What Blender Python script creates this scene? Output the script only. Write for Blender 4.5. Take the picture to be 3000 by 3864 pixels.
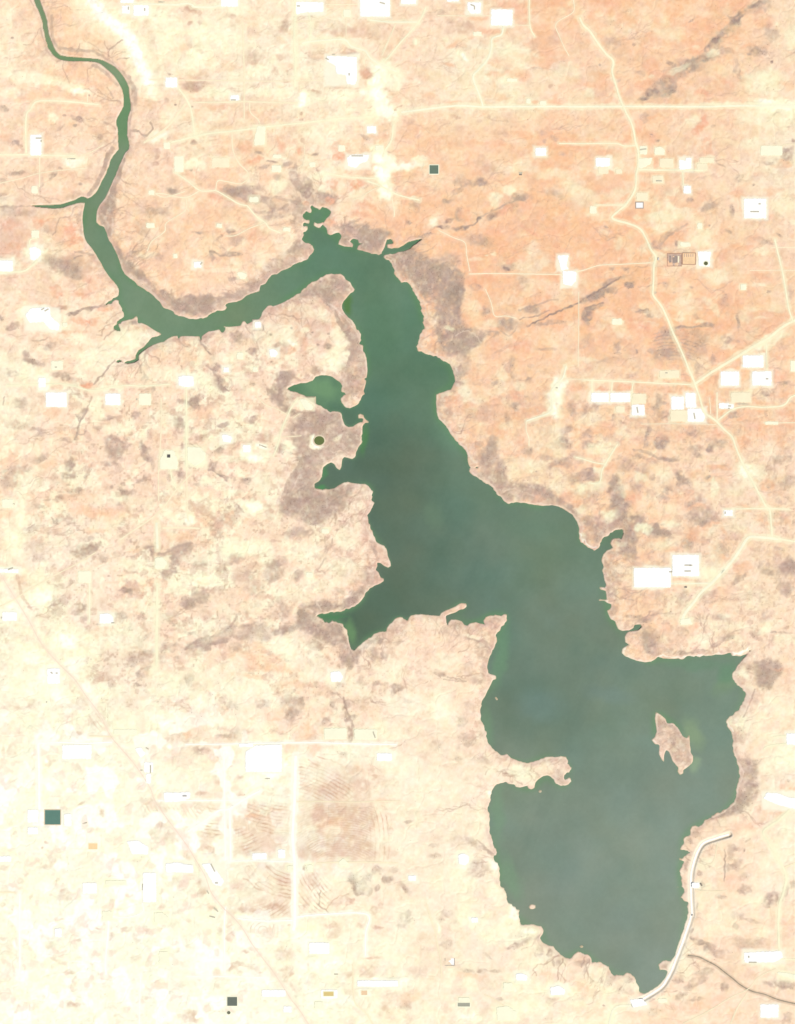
import bpy, math, random
import numpy as np

# ------------------------------------------------------------------ scene
sc = bpy.context.scene
for o in list(bpy.data.objects):
    bpy.data.objects.remove(o)
COL = sc.collection
M_PX = 4.0                       # metres per map unit
CXP, CYP = 1500.0, 1932.0        # map centre

cam_d = bpy.data.cameras.new('camera'); cam = bpy.data.objects.new('camera', cam_d); COL.objects.link(cam)
ALT = 32000.0
cam.location = (0, 0, ALT)
cam_d.sensor_fit = 'VERTICAL'
cam_d.angle = 2*math.atan(1932*M_PX/ALT)
cam_d.clip_start = 100; cam_d.clip_end = 400000
sc.camera = cam

SUN_EL, SUN_AZ = 57.0, 140.0     # morning sun in the south-east, north is up
world = bpy.data.worlds.new('World'); sc.world = world; world.use_nodes = True
nt = world.node_tree; bg = nt.nodes['Background']
sky = nt.nodes.new('ShaderNodeTexSky'); sky.sky_type = 'NISHITA'; sky.sun_disc = False
sky.sun_elevation = math.radians(SUN_EL); sky.sun_rotation = math.radians(SUN_AZ)
nt.links.new(sky.outputs[0], bg.inputs[0]); bg.inputs[1].default_value = 0.08
sun_d = bpy.data.lights.new('sun', 'SUN'); sun = bpy.data.objects.new('sun', sun_d); COL.objects.link(sun)
sun_d.energy = 4.0; sun_d.angle = math.radians(0.5); sun_d.color = (1.0, 0.965, 0.91)
el, az = math.radians(SUN_EL), math.radians(SUN_AZ)
sdir = (math.sin(az)*math.cos(el), math.cos(az)*math.cos(el), math.sin(el))
from mathutils import Vector
sun.rotation_euler = Vector(sdir).to_track_quat('Z', 'Y').to_euler()
sun.location = (3000, -3000, 9000)
sc.view_settings.view_transform = 'Standard'; sc.view_settings.look = 'None'
sc.view_settings.gamma = 1.0; sc.view_settings.exposure = 0.6
GAIN = np.array([1.89, 1.92, 2.00])   # display value of a white level surface (measured), turns photo tones into albedo

rng = np.random.default_rng(7); random.seed(7)
# ------------------------------------------------------------------ map data helpers
TILE = dict(A=(0,0),B=(700,0),C=(1400,0),D=(2200,0),E=(0,700),F=(700,700),G=(1400,700),H=(2200,700),
            I=(0,1500),J=(700,1400),K=(1400,1400),L=(2200,1400),M=(0,2300),N=(700,2100),O=(1400,2100),P=(2200,2100),
            Q=(0,3064),R=(700,2850),S=(1500,2800),T=(2200,2800),U=(700,3064),V=(1500,3064),W=(2200,3064))
ZF = 2.12
def pts(s):
    """'A 10,20 30,40 E 5,6' -> list of map positions; a letter names the survey sheet that follows."""
    out = []; ox = oy = 0
    for t in s.split():
        if t in TILE: ox, oy = TILE[t]
        else:
            a, b = t.split(','); out.append((ox+float(a)/ZF, oy+float(b)/ZF))
    return np.array(out)
def W2(px, py): return (px-CXP)*M_PX, (CYP-py)*M_PX

STEP = 2.5; MARG = 60
gx = np.arange(-MARG, 3000+MARG+.1, STEP); gy = np.arange(-MARG, 3864+MARG+.1, STEP)
NX, NY = len(gx), len(gy)
PX, PY = np.meshgrid(gx, gy); PX = PX.astype(np.float32); PY = PY.astype(np.float32)

def vnoise(cell, seed):
    r = np.random.default_rng(seed)
    fx = (gx+MARG)/cell; fy = (gy+MARG)/cell
    g = r.random((int(fy.max())+3, int(fx.max())+3)).astype(np.float32)*2-1
    ix = fx.astype(int); iy = fy.astype(int); tx = fx-ix; ty = fy-iy
    tx = (tx*tx*(3-2*tx)).astype(np.float32); ty = (ty*ty*(3-2*ty)).astype(np.float32)[:, None]
    a = g[iy][:, ix]; b = g[iy][:, ix+1]; c = g[iy+1][:, ix]; d = g[iy+1][:, ix+1]
    return (a*(1-tx)+b*tx)*(1-ty)+(c*(1-tx)+d*tx)*ty
def fbm(cell, seed, oct=4, gain=.55):
    s = 0; a = 1.0; t = 0
    for i in range(oct):
        s = s+a*vnoise(cell/2**i*(1+.07*i), seed+i*17); t += a; a *= gain
        if cell/2**(i+1) < STEP*1.2: break
    return s/t*1.6
def warp(cellnoise, ax, ay):
    ix = np.clip(((PX+ax+MARG)/STEP).round().astype(int), 0, NX-1); iy = np.clip(((PY+ay+MARG)/STEP).round().astype(int), 0, NY-1)
    return cellnoise[iy, ix]
def box1(a, r, ax):
    if r < 1: return a
    p = np.concatenate([np.repeat(a.take([0], ax), r+1, ax), a, np.repeat(a.take([-1], ax), r, ax)], ax).astype(np.float64)
    c = np.cumsum(p, ax); n = a.shape[ax]
    return ((c.take(range(2*r+1, 2*r+1+n), ax)-c.take(range(0, n), ax))/(2*r+1)).astype(np.float32)
def blur(a, r, n=3):
    for _ in range(n): a = box1(box1(a, r, 0), r, 1)
    return a
def sstep(a, b, x):
    t = np.clip((x-a)/(b-a), 0, 1); return t*t*(3-2*t)

WX = fbm(38, 101, 3); WY = fbm(38, 202, 3); WX2 = vnoise(11, 301); WY2 = vnoise(11, 302)
TEX = fbm(22, 401, 3)            # mid-size mottling used to break brush edges
FINE = fbm(9, 501, 2)

def raster(poly):
    """exact horizontal, 4x vertical coverage of a closed polygon on the grid"""
    cov = np.zeros((NY, NX), np.float32); x0 = poly[:, 0]; y0 = poly[:, 1]; x1 = np.roll(x0, -1); y1 = np.roll(y0, -1)
    lo = gx-STEP/2; hi = gx+STEP/2
    for r in range(NY):
        if gy[r]+STEP < y0.min() or gy[r]-STEP > y0.max(): continue
        for s in (-.375, -.125, .125, .375):
            y = gy[r]+s*STEP+1e-4; k = (y0 <= y) != (y1 <= y)
            xs = np.sort(x0[k]+(y-y0[k])/(y1[k]-y0[k])*(x1[k]-x0[k]))
            for a, b in zip(xs[::2], xs[1::2]):
                cov[r] += np.clip(np.minimum(hi, b)-np.maximum(lo, a), 0, None)/STEP/4
    return np.clip(cov, 0, 1)
def win(x0, y0, x1, y1):
    i0 = max(0, int((x0+MARG)/STEP)); i1 = min(NX, int((x1+MARG)/STEP)+2)
    j0 = max(0, int((y0+MARG)/STEP)); j1 = min(NY, int((y1+MARG)/STEP)+2)
    return (slice(j0, j1), slice(i0, i1)) if i1 > i0 and j1 > j0 else None
def linemask(p, w, jit=2.0, soft=2.5):
    """distance mask of a polyline (map units)"""
    s = win(p[:, 0].min()-w-12, p[:, 1].min()-w-12, p[:, 0].max()+w+12, p[:, 1].max()+w+12)
    if s is None: return None, None
    x = PX[s]+WX2[s]*jit+WX[s]*jit; y = PY[s]+WY2[s]*jit+WY[s]*jit; d = np.full(x.shape, 1e9, np.float32)
    for (ax, ay), (bx, by) in zip(p[:-1], p[1:]):
        vx, vy = bx-ax, by-ay; L = vx*vx+vy*vy+1e-6
        t = np.clip(((x-ax)*vx+(y-ay)*vy)/L, 0, 1)
        d = np.minimum(d, np.hypot(x-ax-t*vx, y-ay-t*vy))
    return s, 1-sstep(w/2-soft*.5, w/2+soft, d)
def smooth(p, n=5):
    if len(p) < 3: return p
    q = np.vstack([2*p[0]-p[1], p, 2*p[-1]-p[-2]]); out = []
    for i in range(1, len(q)-2):
        a, b, c, d = q[i-1:i+3]
        for k in range(n):
            t = k/n
            out.append(.5*((2*b)+(-a+c)*t+(2*a-5*b+4*c-d)*t*t+(-a+3*b-3*c+d)*t**3))
    out.append(q[-2]); return np.array(out)
# ------------------------------------------------------------------ survey data: shoreline
LAKE = """A 250,-125 262,-60 272,0 285,40 305,80 325,130 340,180 345,230 355,280 370,330 385,380 405,415 435,450 475,475 520,485 580,490 640,488 700,490 760,497 800,510 840,540
880,575 915,610 945,655 968,700 985,745 990,800 988,850 965,895 945,930 932,965 930,1000 942,1040 946,1090 944,1140 950,1190 920,1225 890,1270 870,1330 855,1370 830,1420 810,1460 790,1500
765,1540 735,1570 700,1588 675,1575 650,1572 630,1582 600,1600 560,1612 520,1625 480,1635 420,1638 360,1640 300,1640 250,1645 300,1656 360,1663 430,1667 500,1664 540,1647 590,1632 640,1620 680,1622
E 675,170 665,220 660,270 665,320 668,370 678,420 695,455 725,490 755,530 785,580 810,620 835,670 865,715 900,760 930,795 945,830 950,870 938,885 905,903 868,930 845,945 850,955 880,940 920,918 950,920
960,950 975,970 985,1010 1000,1050 970,1065 945,1085 930,1110 922,1140 938,1162 955,1160 945,1135 950,1105 985,1080 1030,1075 1060,1055 1095,1038 1108,1060 1105,1095 1150,1105 1200,1135 1250,1165 1295,1190
1260,1205 1215,1215 1190,1245 1150,1290 1110,1315 1090,1345 1080,1380 1050,1400 1000,1410 965,1395 930,1403 938,1415 970,1410 1000,1425 1050,1422 1085,1410 1110,1395 1115,1355 1140,1330 1180,1300 1220,1275
1260,1262 1310,1250 1340,1225 1380,1205 1420,1200 1425,1225 1435,1225 1440,1205 1500,1205
F 60,1205 110,1205 118,1235 126,1235 130,1205 150,1190 185,1165 230,1160 270,1150 285,1178 305,1175 320,1140 300,1125 350,1130 400,1125 440,1120 455,1085 475,1085 490,1110 530,1090 560,1075 590,1065 605,1030
625,1000 655,965 680,955 700,965 740,950 780,935 820,915 850,890 880,870 910,860 940,835 950,820 965,825 980,795 1020,775 1050,755 1080,735 1120,715 1170,705 1210,710 1240,705 1270,725 1280,750 1315,770
1335,805 1355,830 1345,850 1320,860 1290,895 1265,925 1250,960 1255,985 1275,1020 1310,1060 1350,1110 1380,1150 1400,1200 1405,1245 1388,1265 1410,1280 1425,1330 1440,1370 1450,1420 1455,1480 1450,1540
1425,1545 1445,1560 1435,1620 1425,1640 1438,1670
J 1438,186 1415,195 1395,235 1370,265 1335,290 1310,300 1270,285 1245,260 1245,215 1265,200 1290,185 1265,170 1240,155 1250,120 1235,90 1190,60 1150,38 1090,33 1040,45 1020,80 960,95 920,95 880,110 840,125 805,145
830,160 870,165 905,175 940,195 990,230 1040,260 1090,280 1130,305 1160,325 1200,325 1235,325 1255,350 1260,395 1275,430 1300,448 1340,445 1375,420 1410,405 1415,385 1385,375 1375,350 1395,335 1425,345 1440,385
1465,410 1440,420 1418,440 1418,500 1410,570 1385,610 1365,650 1358,690 1335,705 1300,695 1270,685 1255,705 1250,760 1235,795 1205,775 1190,745 1165,730 1140,740 1110,770 1100,800 1090,845 1065,880 1030,910
1030,930 1070,945 1130,945 1190,938 1225,915 1260,895 1300,885 1330,895 1380,900 1440,905 1475,930 1500,960 1500,1010 1485,1030 1505,1055 1490,1090 1480,1130 1458,1160 1458,1200 1480,1250 1505,1310 1530,1360
1555,1385 1590,1395 1610,1430 1620,1480 1640,1530 1642,1560 1620,1575 1590,1560 1560,1535 1530,1530 1535,1560 1520,1590 1545,1610 1560,1650 1585,1660
N 1588,195 1560,215 1510,235 1470,260 1445,295 1430,330 1400,360 1360,390 1310,415 1250,435 1200,445 1130,455 1060,460 1035,480 1080,500 1110,525 1150,530 1200,520 1250,540 1285,590 1300,640 1310,690 1325,740
1345,755 1375,725 1430,680 1480,640 1530,605 1580,595 1608,605 1612,580
O 132,570 150,540 195,500 245,487 275,495 290,510 320,470 360,465 400,460 450,465 490,470 550,476 560,450 600,430 650,412 690,385 725,372 760,375 768,400 740,422 710,425 680,447 630,462 597,475 600,500 605,540 612,558
625,520 640,505 680,505 730,515 745,545 770,555 790,535 840,525 880,540 910,545 905,510 915,485 960,472 1030,472 1080,475 1085,500 1060,540 1030,575 1010,620 1000,680 980,740 955,790 935,840 930,890 940,935
975,945 1000,955 1000,980 975,985 960,1020 940,1060 915,1110 885,1160 875,1230 875,1300 895,1350 920,1400 935,1450 945,1510 975,1540 1030,1565 1090,1580 1130,1610 1180,1635
S 1028,166 1090,160 1140,135 1190,120 1250,120 1310,110 1350,115 1360,145 1350,170 1375,185 1405,200 1385,225 1345,245 1330,265 1345,290 1375,290 1390,315 1370,345 1310,350 1265,335 1245,300 1225,275 1195,268
1165,275 1125,300 1100,330 1095,365 1070,380 1045,370 1040,350 985,365 945,360 930,340 890,335 870,320 820,330 780,355 755,395 745,440 735,500 735,570 735,640 740,700 755,760 770,820 795,880 785,905
765,900 780,950 805,960 815,1000 815,1080 830,1150 860,1200 885,1260 910,1300 945,1320 970,1345 975,1400 985,1455 1030,1455 1075,1460 1110,1465 1150,1470 1170,1510 1155,1545 1140,1570 1160,1600 1200,1625
V 1215,1070 1245,1070 1270,1105 1310,1140 1350,1165 1390,1160 1410,1130 1445,1115 1490,1135 1530,1150 1555,1170 1555,1200 1600,1205
W 120,1204 160,1210 205,1240 225,1275 240,1300 265,1295 300,1310 340,1290 380,1280 400,1305 410,1340 435,1370 450,1400 445,1435 490,1450 540,1430 600,1390 630,1360 660,1320 680,1275 655,1262 615,1260 608,1225
640,1190 700,1195 715,1175 740,1130 760,1060 785,990 810,920 835,850 845,780 843,720 820,720 795,700 770,680 790,655 805,640 790,605 742,610 735,595 785,590 790,560 775,500 780,450 800,410 810,395 770,390
760,358 800,370 850,330 870,312 830,302 780,300 790,275 810,250 810,205 840,190 880,185 865,140 870,115 910,115 950,100 1000,55 1050,22
T 1110,555 1160,520 1200,480 1225,440 1220,380 1240,330 1250,280 1245,210 1220,130 1200,70 1200,0
P 1190,1400 1160,1365 1148,1320 1160,1285 1210,1260 1250,1210 1280,1160 1295,1110 1280,1060 1240,1020 1200,980 1190,940 1220,900 1240,870 1270,830 1310,780 1345,740 1290,785 1240,797 1190,797 1180,770 1130,785
1060,785 1020,795 950,800 880,800 800,815 720,820 640,815 600,800 580,820 550,840 500,845 440,835 380,815 335,795 310,770 315,740 350,710 375,708 335,685 335,640 355,605 400,595 440,590 470,560 460,538 410,545
405,570 370,590 320,595 280,580 262,540 260,520 220,500 205,470 190,430 215,420 225,400 220,382 195,375 170,355 125,352 130,340 190,345 185,310 180,275 135,262 130,240 175,250 185,225 170,190 165,150 155,110
165,80 145,30
L 145,1514 165,1470 200,1430 240,1410 220,1390 225,1350 260,1330 300,1330 320,1300 315,1270 270,1275 220,1300 175,1335 140,1375 125,1420 85,1430 40,1410 0,1370
K 1665,1340 1665,1280 1650,1210 1610,1150 1550,1110 1500,1085 1450,1075 1380,1080 1300,1070 1220,1055 1150,1050 1100,1060 1060,1030 1020,990 990,945 940,900 880,870 800,830 785,800 790,780 850,774 850,766 785,765
780,700 765,650 730,600 680,560 640,510 600,440 540,385 525,330 520,250 520,185 560,170 600,160 640,150 650,120 675,80 665,40 655,0
G 630,1430 590,1410 540,1380 480,1355 430,1345 380,1325 360,1290 375,1230 400,1180 420,1130 415,1060 405,980 380,920 345,850 310,790 270,775 240,770 215,740 185,710 180,670 165,620 140,595 100,580 100,555
150,545 210,540 260,525 310,505 350,475 380,450 420,435 445,428 400,425 350,435 300,450 260,475 220,500 170,505 130,500 125,470 175,465 180,450 165,430 150,428 125,430 115,470 105,505 85,530 90,545 60,555 30,550 0,545
F 1480,540 1420,525 1370,510 1385,480 1420,460 1390,460 1380,430 1340,425 1315,450 1340,475 1340,497 1290,490 1220,468 1235,430 1250,400 1225,375 1190,385 1160,400 1130,385 1120,340 1105,310 1130,270 1150,240
1165,205 1130,185 1095,165 1075,190 1040,170 1010,150 995,165 1000,215 960,210 945,230 950,270 985,280 985,300 955,300 945,320 975,330 970,350 945,370 945,410 930,430 960,450 985,460 1020,475 1030,510
1020,540 1000,555 980,585 930,615 885,625 870,635 815,665 770,680 735,710 690,715 660,750 640,790 600,800 590,845 540,860 490,880 450,915 400,935 350,940 315,960 335,975 310,995 255,1005 200,1030 165,1055
100,1068 50,1065 0,1058
E 1430,1045 1370,1010 1310,975 1270,930 1220,880 1160,830 1100,800 1080,770 1040,745 1000,710 975,670 960,620 940,560 915,510 895,470 870,440 855,390 830,330 800,320 770,295 770,250 775,200 800,150 840,100
865,50 885,0
A 905,1440 930,1390 955,1330 980,1270 1000,1220 1030,1190 1032,1150 1020,1080 1020,1000 1025,930 1045,880 1045,830 1035,770 1030,700 1010,650 985,610 955,570 920,535 880,510 830,485 780,470 710,465 650,460
590,455 530,452 480,440 450,415 430,380 410,330 395,280 380,220 375,160 360,110 335,50 320,0 305,-60 290,-125"""
# islands: (name, label, outline)
ISLANDS = [
 ('island', 'large ragged pinkish brown island in the right of the southern basin', """P 580,1240 620,1265 665,1300 670,1330 720,1330 760,1370 800,1440 830,1455 850,1425 855,1490 862,1560 882,1600 880,1640
   T 868,175 830,205 800,225 805,250 775,260 755,235 765,205 740,180 718,155 705,120 690,80 665,60 650,100 648,158 630,145 605,90 612,30 P 605,1505 575,1500 545,1465 575,1445 590,1400 580,1340 575,1290"""),
 ('islet', 'tiny curved sand islet inside the northern side bay', 'F 1030,296 1052,310 1080,305 1102,290 1095,312 1075,338 1052,338 1030,318'),
 ('islet', 'small pale islet off the lower left shore of the southern basin', 'S 1052,1318 1062,1302 1085,1298 1104,1306 1102,1328 1080,1338 1060,1333'),
 ('islet', 'tiny pale islet just below the forked peninsula', 'S 1126,394 1134,383 1150,384 1156,396 1146,408 1132,405'),
 ('islet', 'tiny pale sliver of an islet by the left shore above the peninsula', 'O 988,1126 1000,1122 1018,1142 1008,1152 996,1142'),
 ('islet', 'tiny grey islet near the bottom left shore of the basin', 'V 1458,1074 1470,1066 1486,1074 1480,1086 1464,1084'),
]
# base tone of the soil, one letter per 300 units, top to bottom
TONE = dict(a=(255,242,209), b=(255,225,193), c=(254,202,160), d=(240,205,180), e=(224,192,172), f=(255,252,222), g=(255,255,230), o=(255,213,174), h=(254,235,206))
BASE = ["bobaabbcccb", "bobaababoob"[:11], "bbboaoocoba", "dooobccccob", "bbobdccccco", "abbbbcoooco", "bbbbhdooobb", "hhbbbdooobb",
        "fhbbbbboobb", "ffhbbhbbbbb", "fffhbhhbbbh", "fgfhhhhbbbh", "fggfahhbbbb", "fgggfahhbbb"]
WTONE = dict(R=(140,158,121), r=(129,151,121), m=(102,134,107), n=(98,126,102), d=(93,114,94), q=(109,132,109), s=(125,141,122), u=(121,140,120), v=(111,130,111), x=(125,140,124))
WBASE = ["RRRRRRRRRRR", "RRRRRRRRRRR", "rrrrrrrrrrr", "rrrrmmmrrrr", "rrrrmmmrrrr", "rrrmnnmqqqq", "rrrmddqqqqq", "rrrmddvqqqv", "rrrmddvvvuu",
         "mmmmvvvvuuu", "mmmmvussxss", "mmmmmusxsss", "mmmmmussxss", "mmmmmussxss"]
# brushes  kind letters -> tone
PAL = dict(m=(188,164,147), k=(162,141,130), r=(246,184,150), g=(190,178,154), n=(222,186,160), y=(255,253,215), w=(262,262,247), p=(255,233,202), o=(253,205,166), t=(232,196,172), z=(208,196,168), l=(240,216,192))
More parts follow.
